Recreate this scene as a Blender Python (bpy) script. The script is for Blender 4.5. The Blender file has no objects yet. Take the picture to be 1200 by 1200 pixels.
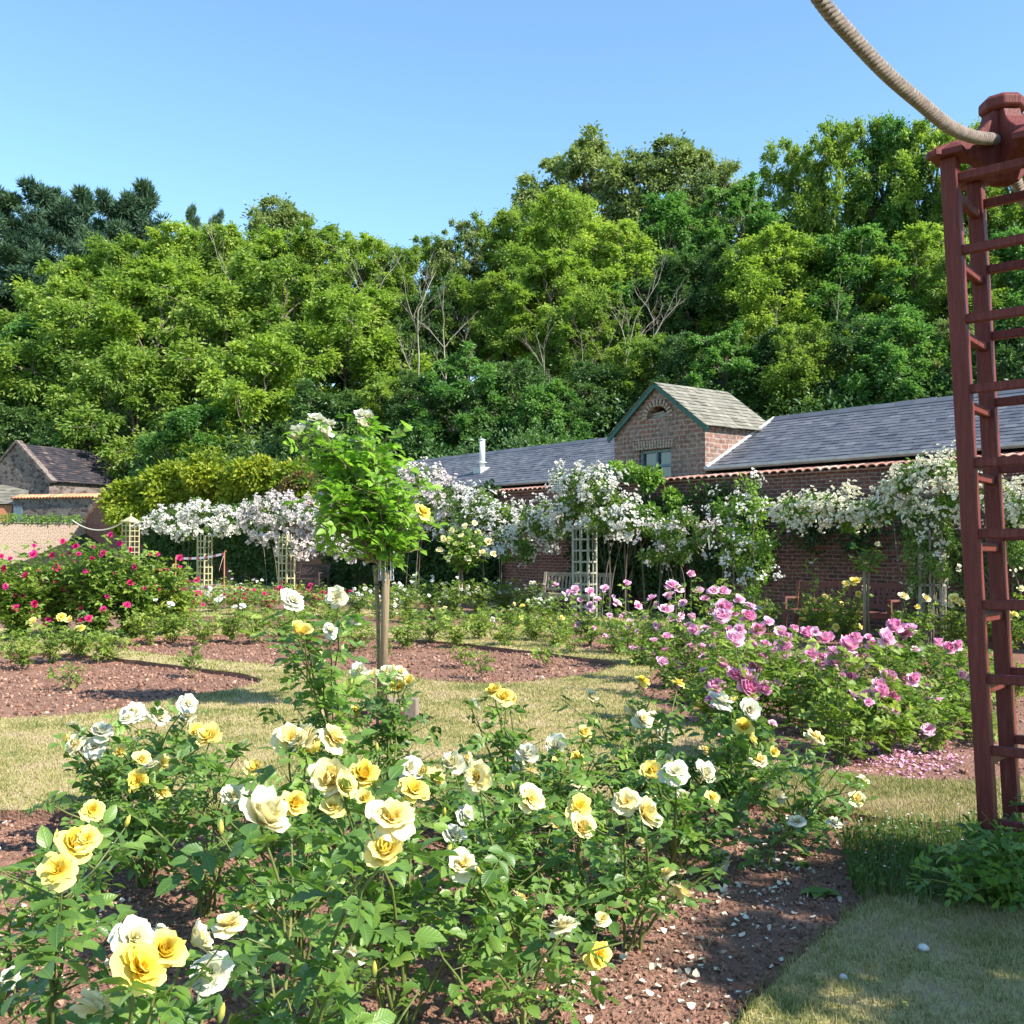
import bpy, math, random
import numpy as np
from mathutils import Vector, Matrix
from mathutils.geometry import delaunay_2d_cdt

sc = bpy.context.scene
COL = sc.collection
R_ = math.radians
# ------------------------------------------------------------------ camera
CAMZ = 1.6
F = 1200.0
HOR = 637.0
PITCH = math.atan((HOR - 600) / F)
cd = bpy.data.cameras.new('camera'); cam = bpy.data.objects.new('camera', cd); COL.objects.link(cam)
cam.location = (0, 0, CAMZ); cam.rotation_euler = (R_(90) + PITCH, 0, 0)
cd.sensor_width = 36; cd.lens = 36; cd.clip_start = 0.05; cd.clip_end = 3000
sc.camera = cam
cp, sp = math.cos(PITCH), math.sin(PITCH)

def at(px, py, Y):
    """world point seen at photo pixel (1200 px frame) at distance Y along the ground"""
    x = (px - 600) / F; y = (600 - py) / F
    d = (x, cp - y * sp, sp + y * cp)
    k = Y / d[1]
    return np.array([d[0] * k, Y, CAMZ + d[2] * k])

def gp(px, py, z=0.0):
    x = (px - 600) / F; y = (600 - py) / F
    d = (x, cp - y * sp, sp + y * cp)
    k = (z - CAMZ) / d[2]
    return np.array([d[0] * k, d[1] * k, z])

# ------------------------------------------------------------------ mesh helpers
class MB:
    def __init__(s): s.V = []; s.F = []; s.C = []; s.n = 0
    def add(s, V, Fs, C=None):
        V = np.asarray(V, float).reshape(-1, 3)
        if len(V) == 0: return
        if C is None: C = np.zeros((len(V), 3))
        C = np.asarray(C, float)
        if C.ndim == 1: C = np.tile(C, (len(V), 1))
        for f in Fs:
            f = np.asarray(f, int)
            if f.size: s.F.append(f + s.n)
        s.V.append(V); s.C.append(C); s.n += len(V)
    def build(s, name, m, parent=None, smooth=False, loc=None, rotz=0):
        me = mesh_of(name, s, m, smooth)
        return link(name, me, parent, loc, rotz)

def mesh_of(name, mb, m, smooth=False):
    me = bpy.data.meshes.new(name)
    if mb.n:
        V = np.concatenate(mb.V); C = np.concatenate(mb.C)
        loops = np.concatenate([f.ravel() for f in mb.F])
        tot = np.concatenate([np.full(len(f), f.shape[1]) for f in mb.F])
        st = np.concatenate([[0], np.cumsum(tot)[:-1]])
        me.vertices.add(len(V)); me.vertices.foreach_set('co', V.astype(np.float32).ravel())
        me.loops.add(len(loops)); me.loops.foreach_set('vertex_index', loops.astype(np.int32))
        me.polygons.add(len(tot)); me.polygons.foreach_set('loop_start', st.astype(np.int32))
        me.polygons.foreach_set('loop_total', tot.astype(np.int32))
        me.polygons.foreach_set('use_smooth', np.full(len(tot), smooth))
        a = me.attributes.new('c', 'FLOAT_VECTOR', 'POINT'); a.data.foreach_set('vector', C.astype(np.float32).ravel())
        me.update(calc_edges=True); me.validate()
    me.materials.append(m)
    return me

def link(name, me, parent=None, loc=None, rotz=0):
    o = bpy.data.objects.new(name, me); COL.objects.link(o)
    if parent is not None: o.parent = parent
    if loc is not None: o.location = tuple(loc)
    if rotz: o.rotation_euler = (0, 0, rotz)
    return o

ALL_LABELS = {}
def tag(o, label, cat, group=None, kind=None):
    o['label'] = label; o['category'] = cat
    if group: o['group'] = group
    if kind: o['kind'] = kind
    nw = len(label.split())
    if nw < 4 or nw > 16: print('LABELLEN', nw, label)
    if label in ALL_LABELS and not group: print('DUP', label)
    ALL_LABELS[label] = 1
    return o
def empty(name, loc, label, cat, group=None, rotz=0):
    o = bpy.data.objects.new(name, None); COL.objects.link(o); o.location = tuple(loc)
    o.rotation_euler = (0, 0, rotz); o.empty_display_size = .1
    return tag(o, label, cat, group)
def struct(o, label=None):
    o['kind'] = 'structure'
    if label: o['label'] = label
    return o

BOXF = np.array([[0, 1, 3, 2], [4, 6, 7, 5], [0, 4, 5, 1], [2, 3, 7, 6], [0, 2, 6, 4], [1, 5, 7, 3]])
def box(mb, x0, x1, y0, y1, z0, z1, c=None, M=None):
    V = np.array([[x, y, z] for x in (x0, x1) for y in (y0, y1) for z in (z0, z1)], float)
    if M is not None: V = V @ np.asarray(M).T
    mb.add(V, [BOXF], c)
def bar(mb, a, b, w, h, up=(0, 0, 1), c=None):
    a = np.array(a, float); b = np.array(b, float); d = b - a; L = np.linalg.norm(d); d /= L
    up = np.array(up, float); s = np.cross(d, up)
    if np.linalg.norm(s) < 1e-4: s = np.cross(d, (1, 0, 0))
    s /= np.linalg.norm(s); u = np.cross(s, d)
    V = [a + d * t * L + s * i * w / 2 + u * j * h / 2 for i in (-1, 1) for t in (0, 1) for j in (-1, 1)]
    mb.add(V, [BOXF], c)
def tube(mb, P, rad, n=6, c=None, cap=True):
    P = np.asarray(P, float); m = len(P)
    rad = np.broadcast_to(np.asarray(rad, float), (m,))
    T = np.gradient(P, axis=0); T /= np.linalg.norm(T, axis=1)[:, None] + 1e-9
    ref = np.array([0.31, 0.17, 1.0]) if abs(T[:, 2]).mean() < .8 else np.array([1.0, .2, .1])
    S = np.cross(T, ref); S /= np.linalg.norm(S, axis=1)[:, None] + 1e-9
    U = np.cross(S, T)
    a = np.arange(n) * 2 * math.pi / n
    V = P[:, None] + rad[:, None, None] * (np.cos(a)[None, :, None] * S[:, None] + np.sin(a)[None, :, None] * U[:, None])
    V = V.reshape(-1, 3)
    i = np.arange(m - 1)[:, None] * n; j = np.arange(n)[None]; k = (j + 1) % n
    Q = np.stack([i + j, i + k, i + n + k, i + n + j], -1).reshape(-1, 4)
    Fs = [Q]
    if cap: Fs += [np.arange(n)[None, ::-1], (np.arange(n) + (m - 1) * n)[None]]
    mb.add(V, Fs, c)
def prism(mb, poly, axis_o, ax, ay, thick, c=None):
    """extrude 2-D poly (in ax, ay from axis_o) by vector thick, centred"""
    P = np.array([axis_o + np.array(ax) * p[0] + np.array(ay) * p[1] for p in poly], float); t = np.array(thick, float) / 2
    n = len(P); V = np.concatenate([P - t, P + t])
    i = np.arange(n); j = (i + 1) % n
    mb.add(V, [i[None, ::-1], (i + n)[None], np.stack([i, j, j + n, i + n], -1)], c)

def unit(a): return a / (np.linalg.norm(a, axis=-1, keepdims=True) + 1e-9)
def frames(axis, normal):
    a = unit(axis); n = normal - (normal * a).sum(-1, keepdims=True) * a; n = unit(n)
    s = np.cross(a, n)
    return np.stack([s, a, n], -1)
def inst(mb, T, P, R, S, C):
    """T=(V,[faces],Cv or None): place a template at each P with rotation R, scale S, colour C (k,3)"""
    TV, TF, TC = T; k = len(P)
    if k == 0: return
    S = np.asarray(S, float)
    if S.ndim == 1: V = TV[None] * S[:, None, None]
    else: V = TV[None] * S[:, None, :]
    V = np.einsum('kij,kvj->kvi', R, V) + P[:, None]
    m = len(TV); off = (np.arange(k) * m)
    Cc = np.repeat(np.asarray(C, float)[:, None], m, 1)
    if TC is not None: Cc = Cc + TC[None]
    mb.add(V.reshape(-1, 3), [(f[None] + off[:, None, None]).reshape(-1, f.shape[1]) for f in TF], Cc.reshape(-1, 3))
def rdir(r, n):
    v = r.normal(size=(n, 3)); return unit(v)

# ------------------------------------------------------------------ materials
def newmat(name):
    m = bpy.data.materials.new(name); m.use_nodes = True
    nt = m.node_tree; nt.nodes.clear()
    return m, nt
class N:
    def __init__(s, nt): s.nt = nt
    def __call__(s, t, **kw):
        n = s.nt.nodes.new(t)
        for k, v in kw.items():
            if k.startswith('i_'):
                key = k[2:]
                key = int(key) if key.isdigit() else key.replace('_', ' ')
                n.inputs[key].default_value = v
            else: setattr(n, k, v)
        return n
    def l(s, a, b): s.nt.links.new(a, b)
def ramp(n, cols):
    cr = n.color_ramp
    while len(cr.elements) < len(cols): cr.elements.new(.5)
    for e, (p, c) in zip(cr.elements, cols): e.position = p; e.color = (*c, 1)
def rgb(*c): return (*c, 1)

def leaf_mat(name, cols, transl=.35, rough=.45, tcol=1.5, nscale=1.2, spec=.35, veins=False):
    m, nt = newmat(name); g = N(nt)
    at_ = g('ShaderNodeAttribute', attribute_name='c'); sep = g('ShaderNodeSeparateXYZ'); g.l(at_.outputs['Vector'], sep.inputs[0])
    geo = g('ShaderNodeNewGeometry'); nz = g('ShaderNodeTexNoise', i_Scale=nscale, i_Detail=2.0)
    oi = g('ShaderNodeObjectInfo')
    g.l(geo.outputs['Position'], nz.inputs['Vector'])
    ad = g('ShaderNodeMath', operation='MULTIPLY_ADD', i_1=.6); g.l(sep.outputs['X'], ad.inputs[0])
    m2 = g('ShaderNodeMath', operation='MULTIPLY_ADD', i_1=.9, i_2=-.28); g.l(nz.outputs['Fac'], m2.inputs[0]); g.l(m2.outputs[0], ad.inputs[2])
    m3 = g('ShaderNodeMath', operation='MULTIPLY_ADD', i_1=.16, i_2=-.08); g.l(oi.outputs['Random'], m3.inputs[0])
    m4 = g('ShaderNodeMath', operation='ADD'); g.l(ad.outputs[0], m4.inputs[0]); g.l(m3.outputs[0], m4.inputs[1])
    rp = g('ShaderNodeValToRGB'); ramp(rp, cols); g.l(m4.outputs[0], rp.inputs[0])
    p = g('ShaderNodeBsdfPrincipled', i_Roughness=rough); p.inputs['Specular IOR Level'].default_value = spec
    if veins:
        ab = g('ShaderNodeMath', operation='ABSOLUTE'); g.l(sep.outputs['Y'], ab.inputs[0])
        v1 = g('ShaderNodeMath', operation='MULTIPLY_ADD', i_1=-1.0); g.l(ab.outputs[0], v1.inputs[0]); g.l(sep.outputs['Z'], v1.inputs[2])
        v2 = g('ShaderNodeMath', operation='MULTIPLY', i_1=44.0); g.l(v1.outputs[0], v2.inputs[0]); v3 = g('ShaderNodeMath', operation='SINE'); g.l(v2.outputs[0], v3.inputs[0])
        v4 = g('ShaderNodeMath', operation='MULTIPLY_ADD', i_1=.5, i_2=.5); g.l(v3.outputs[0], v4.inputs[0]); v5 = g('ShaderNodeMath', operation='POWER', i_1=5.0); g.l(v4.outputs[0], v5.inputs[0])
        mr = g('ShaderNodeMapRange'); mr.inputs[1].default_value = .0; mr.inputs[2].default_value = .035; mr.inputs[3].default_value = 1; mr.inputs[4].default_value = 0; g.l(ab.outputs[0], mr.inputs[0])
        mxx = g('ShaderNodeMath', operation='MAXIMUM'); v6 = g('ShaderNodeMath', operation='MULTIPLY', i_1=.4); g.l(v5.outputs[0], v6.inputs[0]); g.l(v6.outputs[0], mxx.inputs[0]); g.l(mr.outputs[0], mxx.inputs[1])
        m5 = g('ShaderNodeMath', operation='MULTIPLY', i_1=.5); g.l(mxx.outputs[0], m5.inputs[0])
        vm = g('ShaderNodeMix', data_type='RGBA'); g.l(m5.outputs[0], vm.inputs[0]); g.l(rp.outputs[0], vm.inputs[6]); vm.inputs[7].default_value = (.2, .3, .09, 1)
        bp = g('ShaderNodeBump', i_Strength=.5, i_Distance=.002); g.l(mxx.outputs[0], bp.inputs['Height']); g.l(bp.outputs[0], p.inputs['Normal'])
        class _o: pass
        rp = _o(); rp.outputs = [vm.outputs[2]]
    g.l(rp.outputs[0], p.inputs['Base Color'])
    tr = g('ShaderNodeBsdfTranslucent'); mx = g('ShaderNodeMix', data_type='RGBA', blend_type='MULTIPLY'); mx.inputs[0].default_value = 1
    g.l(rp.outputs[0], mx.inputs[6]); mx.inputs[7].default_value = (tcol * 1.0, tcol * 1.1, tcol * .65, 1)
    g.l(mx.outputs[2], tr.inputs[0])
    ms = g('ShaderNodeMixShader', i_Fac=transl); g.l(p.outputs[0], ms.inputs[1]); g.l(tr.outputs[0], ms.inputs[2])
    o = g('ShaderNodeOutputMaterial'); g.l(ms.outputs[0], o.inputs[0]); return m
def petal_mat(name, c0, c1, transl=.3, c2=None):
    """radial attribute c.y : 0 heart ... 1 outer petal; c.z : 0 base .. 1 petal tip"""
    m, nt = newmat(name); g = N(nt)
    at_ = g('ShaderNodeAttribute', attribute_name='c'); sep = g('ShaderNodeSeparateXYZ'); g.l(at_.outputs['Vector'], sep.inputs[0])
    oi = g('ShaderNodeObjectInfo')
    a = g('ShaderNodeMath', operation='MULTIPLY_ADD', i_1=.5, i_2=-.25); g.l(oi.outputs['Random'], a.inputs[0])
    a1 = g('ShaderNodeMath', operation='MULTIPLY_ADD', i_1=.35); g.l(sep.outputs['Z'], a1.inputs[0]); g.l(a.outputs[0], a1.inputs[2])
    b = g('ShaderNodeMath', operation='MULTIPLY_ADD', i_1=.7); g.l(sep.outputs['Y'], b.inputs[0]); g.l(a1.outputs[0], b.inputs[2])
    rp = g('ShaderNodeValToRGB'); ramp(rp, [(0, c0), (.9, c1)] if c2 is None else [(0, c0), (.55, c1), (.95, c2)]); g.l(b.outputs[0], rp.inputs[0])
    p = g('ShaderNodeBsdfPrincipled', i_Roughness=.6); p.inputs['Specular IOR Level'].default_value = .2
    g.l(rp.outputs[0], p.inputs['Base Color']); tr = g('ShaderNodeBsdfTranslucent'); g.l(rp.outputs[0], tr.inputs[0])
    ms = g('ShaderNodeMixShader', i_Fac=transl); g.l(p.outputs[0], ms.inputs[1]); g.l(tr.outputs[0], ms.inputs[2])
    o = g('ShaderNodeOutputMaterial'); g.l(ms.outputs[0], o.inputs[0]); return m
def noise_mat(name, cols, scale=5, detail=6, rough=.85, bump=.3, bscale=40, bdist=.01, stretch=None, spec=.25, world=True, n2=None):
    m, nt = newmat(name); g = N(nt)
    if world: geo = g('ShaderNodeNewGeometry'); src = geo.outputs['Position']
    else: tc = g('ShaderNodeTexCoord'); src = tc.outputs['Object']
    if stretch:
        mp = g('ShaderNodeMapping'); mp.inputs['Scale'].default_value = stretch; g.l(src, mp.inputs[0]); src = mp.outputs[0]
    nz = g('ShaderNodeTexNoise', i_Scale=scale, i_Detail=detail); nz.inputs['Roughness'].default_value = .65; g.l(src, nz.inputs['Vector'])
    rp = g('ShaderNodeValToRGB'); ramp(rp, cols); g.l(nz.outputs['Fac'], rp.inputs[0]); colout = rp.outputs[0]
    if n2:
        nz2 = g('ShaderNodeTexNoise', i_Scale=n2[0], i_Detail=3.0); g.l(src, nz2.inputs['Vector'])
        rp2 = g('ShaderNodeValToRGB'); ramp(rp2, [(.4, (0, 0, 0)), (.6, (1, 1, 1))]); g.l(nz2.outputs['Fac'], rp2.inputs[0])
        mx = g('ShaderNodeMix', data_type='RGBA'); g.l(rp2.outputs[0], mx.inputs[0]); g.l(colout, mx.inputs[6]); mx.inputs[7].default_value = rgb(*n2[1]); colout = mx.outputs[2]
    p = g('ShaderNodeBsdfPrincipled', i_Roughness=rough); p.inputs['Specular IOR Level'].default_value = spec; g.l(colout, p.inputs['Base Color'])
    if bump:
        nb = g('ShaderNodeTexNoise', i_Scale=bscale, i_Detail=5.0); g.l(src, nb.inputs['Vector'])
        bp = g('ShaderNodeBump', i_Strength=bump, i_Distance=bdist); g.l(nb.outputs['Fac'], bp.inputs['Height']); g.l(bp.outputs[0], p.inputs['Normal'])
    o = g('ShaderNodeOutputMaterial'); g.l(p.outputs[0], o.inputs[0]); return m
def brick_mat(name, c1, c2, mortar, bw=.23, bh=.075, stain=(.05, .045, .035), msize=.012, amt=.55, ang=0.0, bump=.6):
    """brick pattern over local x/z (walls are built in their own frame)"""
    m, nt = newmat(name); g = N(nt)
    tc = g('ShaderNodeTexCoord'); sep = g('ShaderNodeSeparateXYZ'); g.l(tc.outputs['Object'], sep.inputs[0])
    sm = g('ShaderNodeMath', operation='ADD'); g.l(sep.outputs['X'], sm.inputs[0]); g.l(sep.outputs['Y'], sm.inputs[1])
    cb = g('ShaderNodeCombineXYZ'); g.l(sm.outputs[0], cb.inputs[0]); g.l(sep.outputs['Z'], cb.inputs[1])
    nd = g('ShaderNodeTexNoise', i_Scale=3.0, i_Detail=3.0); g.l(tc.outputs['Object'], nd.inputs['Vector'])
    mxv = g('ShaderNodeVectorMath', operation='MULTIPLY_ADD'); mxv.inputs[1].default_value = (.05, .05, 0); g.l(nd.outputs['Color'], mxv.inputs[0]); g.l(cb.outputs[0], mxv.inputs[2])
    br = g('ShaderNodeTexBrick', i_Scale=1.0); br.inputs['Brick Width'].default_value = bw; br.inputs['Row Height'].default_value = bh
    br.inputs['Mortar Size'].default_value = msize; br.inputs['Mortar Smooth'].default_value = .3; br.inputs['Bias'].default_value = 0
    br.inputs['Color1'].default_value = rgb(*c1); br.inputs['Color2'].default_value = rgb(*c2); br.inputs['Mortar'].default_value = rgb(*mortar)
    g.l(mxv.outputs[0], br.inputs['Vector'])
    nz = g('ShaderNodeTexNoise', i_Scale=1.1, i_Detail=7.0); nz.inputs['Roughness'].default_value = .7; g.l(tc.outputs['Object'], nz.inputs['Vector'])
    rp = g('ShaderNodeValToRGB'); ramp(rp, [(.42, (0, 0, 0)), (.68, (amt, amt, amt))]); g.l(nz.outputs['Fac'], rp.inputs[0])
    mx = g('ShaderNodeMix', data_type='RGBA'); g.l(rp.outputs[0], mx.inputs[0]); g.l(br.outputs['Color'], mx.inputs[6]); mx.inputs[7].default_value = rgb(*stain)
    nf = g('ShaderNodeTexNoise', i_Scale=14.0, i_Detail=4.0); g.l(tc.outputs['Object'], nf.inputs['Vector'])
    rf = g('ShaderNodeValToRGB'); ramp(rf, [(.3, (.6, .6, .6)), (.7, (1.35, 1.3, 1.3))]); g.l(nf.outputs['Fac'], rf.inputs[0])
    mm = g('ShaderNodeMix', data_type='RGBA', blend_type='MULTIPLY'); mm.inputs[0].default_value = 1; g.l(mx.outputs[2], mm.inputs[6]); g.l(rf.outputs[0], mm.inputs[7])
    p = g('ShaderNodeBsdfPrincipled', i_Roughness=.9); p.inputs['Specular IOR Level'].default_value = .15; g.l(mm.outputs[2], p.inputs['Base Color'])
    ma = g('ShaderNodeMath', operation='MULTIPLY_ADD', i_1=-1.0); g.l(br.outputs['Fac'], ma.inputs[0]); g.l(nf.outputs['Fac'], ma.inputs[2])
    bp = g('ShaderNodeBump', i_Strength=bump, i_Distance=.012); g.l(ma.outputs[0], bp.inputs['Height']); g.l(bp.outputs[0], p.inputs['Normal'])
    o = g('ShaderNodeOutputMaterial'); g.l(p.outputs[0], o.inputs[0]); return m
def attr_mat(name, cols, rough=.8, n_scale=6, namt=.5, spec=.25, bump=0, bscale=60):
    """colour by attribute c.x (a per-piece value) plus object noise"""
    m, nt = newmat(name); g = N(nt)
    at_ = g('ShaderNodeAttribute', attribute_name='c'); sep = g('ShaderNodeSeparateXYZ'); g.l(at_.outputs['Vector'], sep.inputs[0])
    geo = g('ShaderNodeNewGeometry'); nz = g('ShaderNodeTexNoise', i_Scale=n_scale, i_Detail=5.0); g.l(geo.outputs['Position'], nz.inputs['Vector'])
    a = g('ShaderNodeMath', operation='MULTIPLY_ADD', i_1=namt, i_2=-.5 * namt); g.l(nz.outputs['Fac'], a.inputs[0])
    b = g('ShaderNodeMath', operation='ADD'); g.l(sep.outputs['X'], b.inputs[0]); g.l(a.outputs[0], b.inputs[1])
    rp = g('ShaderNodeValToRGB'); ramp(rp, cols); g.l(b.outputs[0], rp.inputs[0])
    p = g('ShaderNodeBsdfPrincipled', i_Roughness=rough); p.inputs['Specular IOR Level'].default_value = spec; g.l(rp.outputs[0], p.inputs['Base Color'])
    if bump:
        nb = g('ShaderNodeTexNoise', i_Scale=bscale, i_Detail=4.0); g.l(geo.outputs['Position'], nb.inputs['Vector'])
        bp = g('ShaderNodeBump', i_Strength=bump, i_Distance=.01); g.l(nb.outputs['Fac'], bp.inputs['Height']); g.l(bp.outputs[0], p.inputs['Normal'])
    o = g('ShaderNodeOutputMaterial'); g.l(p.outputs[0], o.inputs[0]); return m

# lawn colour shared between turf and blades: same world noise
def lawn_mat(name, blades=False):
    m, nt = newmat(name); g = N(nt)
    geo = g('ShaderNodeNewGeometry'); vm = g('ShaderNodeVectorMath', operation='MULTIPLY'); vm.inputs[1].default_value = (1, 1, 0); g.l(geo.outputs['Position'], vm.inputs[0])
    n1 = g('ShaderNodeTexNoise', i_Scale=1.7, i_Detail=5.0); n1.inputs['Roughness'].default_value = .7; g.l(vm.outputs[0], n1.inputs['Vector'])
    rp = g('ShaderNodeValToRGB')
    ramp(rp, [(.3, (.14, .175, .045)), (.43, (.29, .27, .095)), (.52, (.41, .36, .145)), (.62, (.47, .38, .22)), (.72, (.43, .32, .23))]); 
    if blades:
        at_ = g('ShaderNodeAttribute', attribute_name='c'); sep = g('ShaderNodeSeparateXYZ'); g.l(at_.outputs['Vector'], sep.inputs[0])
        a = g('ShaderNodeMath', operation='MULTIPLY_ADD', i_1=.4, i_2=-.2); g.l(sep.outputs['X'], a.inputs[0])
        b = g('ShaderNodeMath', operation='ADD'); g.l(a.outputs[0], b.inputs[0]); g.l(n1.outputs['Fac'], b.inputs[1]); g.l(b.outputs[0], rp.inputs[0])
    else:
        n2 = g('ShaderNodeTexNoise', i_Scale=60.0, i_Detail=3.0); g.l(vm.outputs[0], n2.inputs['Vector'])
        a = g('ShaderNodeMath', operation='MULTIPLY_ADD', i_1=.45, i_2=-.24); g.l(n2.outputs['Fac'], a.inputs[0])
        b = g('ShaderNodeMath', operation='ADD'); g.l(a.outputs[0], b.inputs[0]); g.l(n1.outputs['Fac'], b.inputs[1]); g.l(b.outputs[0], rp.inputs[0])
    p = g('ShaderNodeBsdfPrincipled', i_Roughness=.7); p.inputs['Specular IOR Level'].default_value = .2; g.l(rp.outputs[0], p.inputs['Base Color'])
    o = g('ShaderNodeOutputMaterial')
    if blades:
        tr = g('ShaderNodeBsdfTranslucent'); g.l(rp.outputs[0], tr.inputs[0]); ms = g('ShaderNodeMixShader', i_Fac=.3)
        g.l(p.outputs[0], ms.inputs[1]); g.l(tr.outputs[0], ms.inputs[2]); g.l(ms.outputs[0], o.inputs[0])
    else:
        bp = g('ShaderNodeBump', i_Strength=.8, i_Distance=.02); g.l(n2.outputs['Fac'], bp.inputs['Height']); g.l(bp.outputs[0], p.inputs['Normal']); g.l(p.outputs[0], o.inputs[0])
    return m

M = {}
M['leaf_near'] = leaf_mat('rose_leaf', [(.0, (.04, .10, .022)), (.4, (.095, .19, .035)), (.75, (.18, .29, .05)), (1, (.34, .40, .08))], .33, .36, 1.8, 3, .5, True)
M['leaf_mid'] = leaf_mat('rose_leaf_mid', [(.0, (.055, .115, .025)), (.4, (.13, .21, .035)), (.75, (.22, .31, .05)), (1, (.34, .38, .09))], .35, .5, 1.7, 2)
M['leaf_yel'] = leaf_mat('rose_leaf_yellowish', [(.0, (0.069, 0.146, 0.024)), (.45, (0.172, 0.258, 0.042)), (.8, (0.287, 0.358, 0.060)), (1, (0.414, 0.370, 0.108))], .35, .5, 1.5, 2)
M['leaf_std'] = leaf_mat('rose_leaf_bright', [(.0, (.09, .19, .02)), (.4, (.17, .32, .03)), (.75, (.27, .43, .05)), (1, (.45, .5, .09))], .45, .4, 1.7, 3, .5, True)
M['leaf_cl'] = leaf_mat('climber_leaf', [(.0, (.05, .10, .028)), (.4, (.11, .19, .04)), (.75, (.19, .28, .055)), (1, (.3, .34, .09))], .35, .5, 1.6, 2)
M['leaf_clb'] = leaf_mat('climber_leaf_bright', [(.0, (0.066, 0.147, 0.024)), (.45, (0.143, 0.252, 0.036)), (.8, (0.231, 0.357, 0.060)), (1, (0.330, 0.378, 0.096))], .35, .5, 1.6, 2)
M['leaf_ivy'] = leaf_mat('ivy_leaf', [(.0, (0.016, 0.046, 0.014)), (.45, (0.039, 0.091, 0.024)), (.8, (0.078, 0.143, 0.036)), (1, (0.130, 0.195, 0.048))], .25, .4, 1.3, 2)
M['t_ash'] = leaf_mat('ash_leaf', [(.0, (.07, .13, .03)), (.4, (.16, .25, .045)), (.75, (.29, .37, .07)), (1, (.42, .45, .12))], .4, .5, 1.6, .22)
M['t_lime'] = leaf_mat('robinia_leaf', [(.0, (.11, .19, .035)), (.4, (.22, .32, .05)), (.75, (.35, .43, .08)), (1, (.46, .49, .13))], .4, .5, 1.6, .25)
M['t_green'] = leaf_mat('sycamore_leaf', [(.0, (.04, .11, .035)), (.4, (.095, .21, .05)), (.75, (.17, .30, .07)), (1, (.27, .38, .10))], .38, .45, 1.6, .25)
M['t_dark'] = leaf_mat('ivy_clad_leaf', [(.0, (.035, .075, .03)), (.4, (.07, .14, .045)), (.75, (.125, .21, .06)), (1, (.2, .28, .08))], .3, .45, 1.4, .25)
M['t_grey'] = leaf_mat('grey_green_leaf', [(.0, (.09, .14, .05)), (.4, (.20, .26, .09)), (.75, (.31, .36, .14)), (1, (.42, .44, .20))], .35, .5, 1.3, .3)
M['t_pine'] = leaf_mat('pine_needles', [(.0, (0.018, 0.053, 0.032)), (.4, (0.045, 0.098, 0.051)), (.75, (0.090, 0.150, 0.064)), (1, (0.165, 0.210, 0.080))], .15, .6, 1.2, .3)
M['t_gold'] = leaf_mat('golden_leaf', [(.0, (0.088, 0.146, 0.014)), (.4, (0.213, 0.280, 0.024)), (.75, (0.375, 0.392, 0.036)), (1, (0.525, 0.426, 0.072))], .4, .5, 1.4, .6)
M['t_brown'] = leaf_mat('brown_leaf', [(.0, (.1, .07, .03)), (.5, (.2, .15, .05)), (1, (.28, .24, .08))], .3, .5, 1.2, .6)
M['stem'] = noise_mat('rose_stem', [(.3, (.07, .12, .03)), (.6, (.16, .17, .05)), (.8, (.2, .14, .07))], 14, 3, .6, 0)
M['stem_old'] = noise_mat('old_rose_wood', [(.3, (.13, .10, .055)), (.7, (.27, .215, .12))], 14, 3, .8, .3, 60)
M['bark'] = noise_mat('bark', [(.3, (.07, .055, .04)), (.7, (.2, .17, .13))], 4, 5, .9, .5, 12, .03)
M['bark_pale'] = noise_mat('pale_bark', [(.3, (.2, .17, .13)), (.7, (.42, .38, .31))], 4, 5, .9, .4, 12, .03)
M['stake'] = noise_mat('stake_wood', [(.3, (.17, .12, .075)), (.7, (.31, .235, .155))], 8, 6, .85, .5, 20, .01, (8, 8, .7))
M['soil'] = noise_mat('soil', [(.25, (.155, .078, .052)), (.5, (.26, .138, .095)), (.75, (.38, .22, .155))], 9, 8, .95, 1.0, 55, .03, n2=(1.3, (.225, .125, .09)))
M['crumb'] = attr_mat('soil_crumb', [(.0, (.11, .057, .04)), (.5, (.24, .13, .09)), (.85, (.38, .23, .165)), (1, (.5, .38, .29))], .95, 3, .3)
M['lawn'] = lawn_mat('turf'); M['blade'] = lawn_mat('grass_blade', True)
M['weed'] = leaf_mat('weed_grass', [(.0, (.04, .09, .02)), (.5, (.1, .17, .035)), (1, (.25, .26, .1))], .35, .5, 1.5, 4)
M['farfield'] = noise_mat('field_grass', [(.3, (.06, .09, .03)), (.7, (.14, .15, .06))], .8, 6, .9, .5, 8, .05)
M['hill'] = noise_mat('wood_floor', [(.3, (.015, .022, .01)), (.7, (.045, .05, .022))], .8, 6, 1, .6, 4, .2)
M['brick'] = brick_mat('garden_brick', (.24, .085, .065), (.13, .05, .045), (.25, .2, .165), .23, .075, (.07, .055, .04))
M['brick_gable'] = brick_mat('gable_stone_brick', (.25, .115, .085), (.19, .12, .1), (.30, .24, .20), .26, .11, (.22, .19, .16), .02, .7)
M['brick_pale'] = brick_mat('sunlit_pale_brick', (.33, .235, .18), (.27, .185, .14), (.37, .31, .25), .23, .08, (.3, .245, .19), .018, .6)
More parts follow.
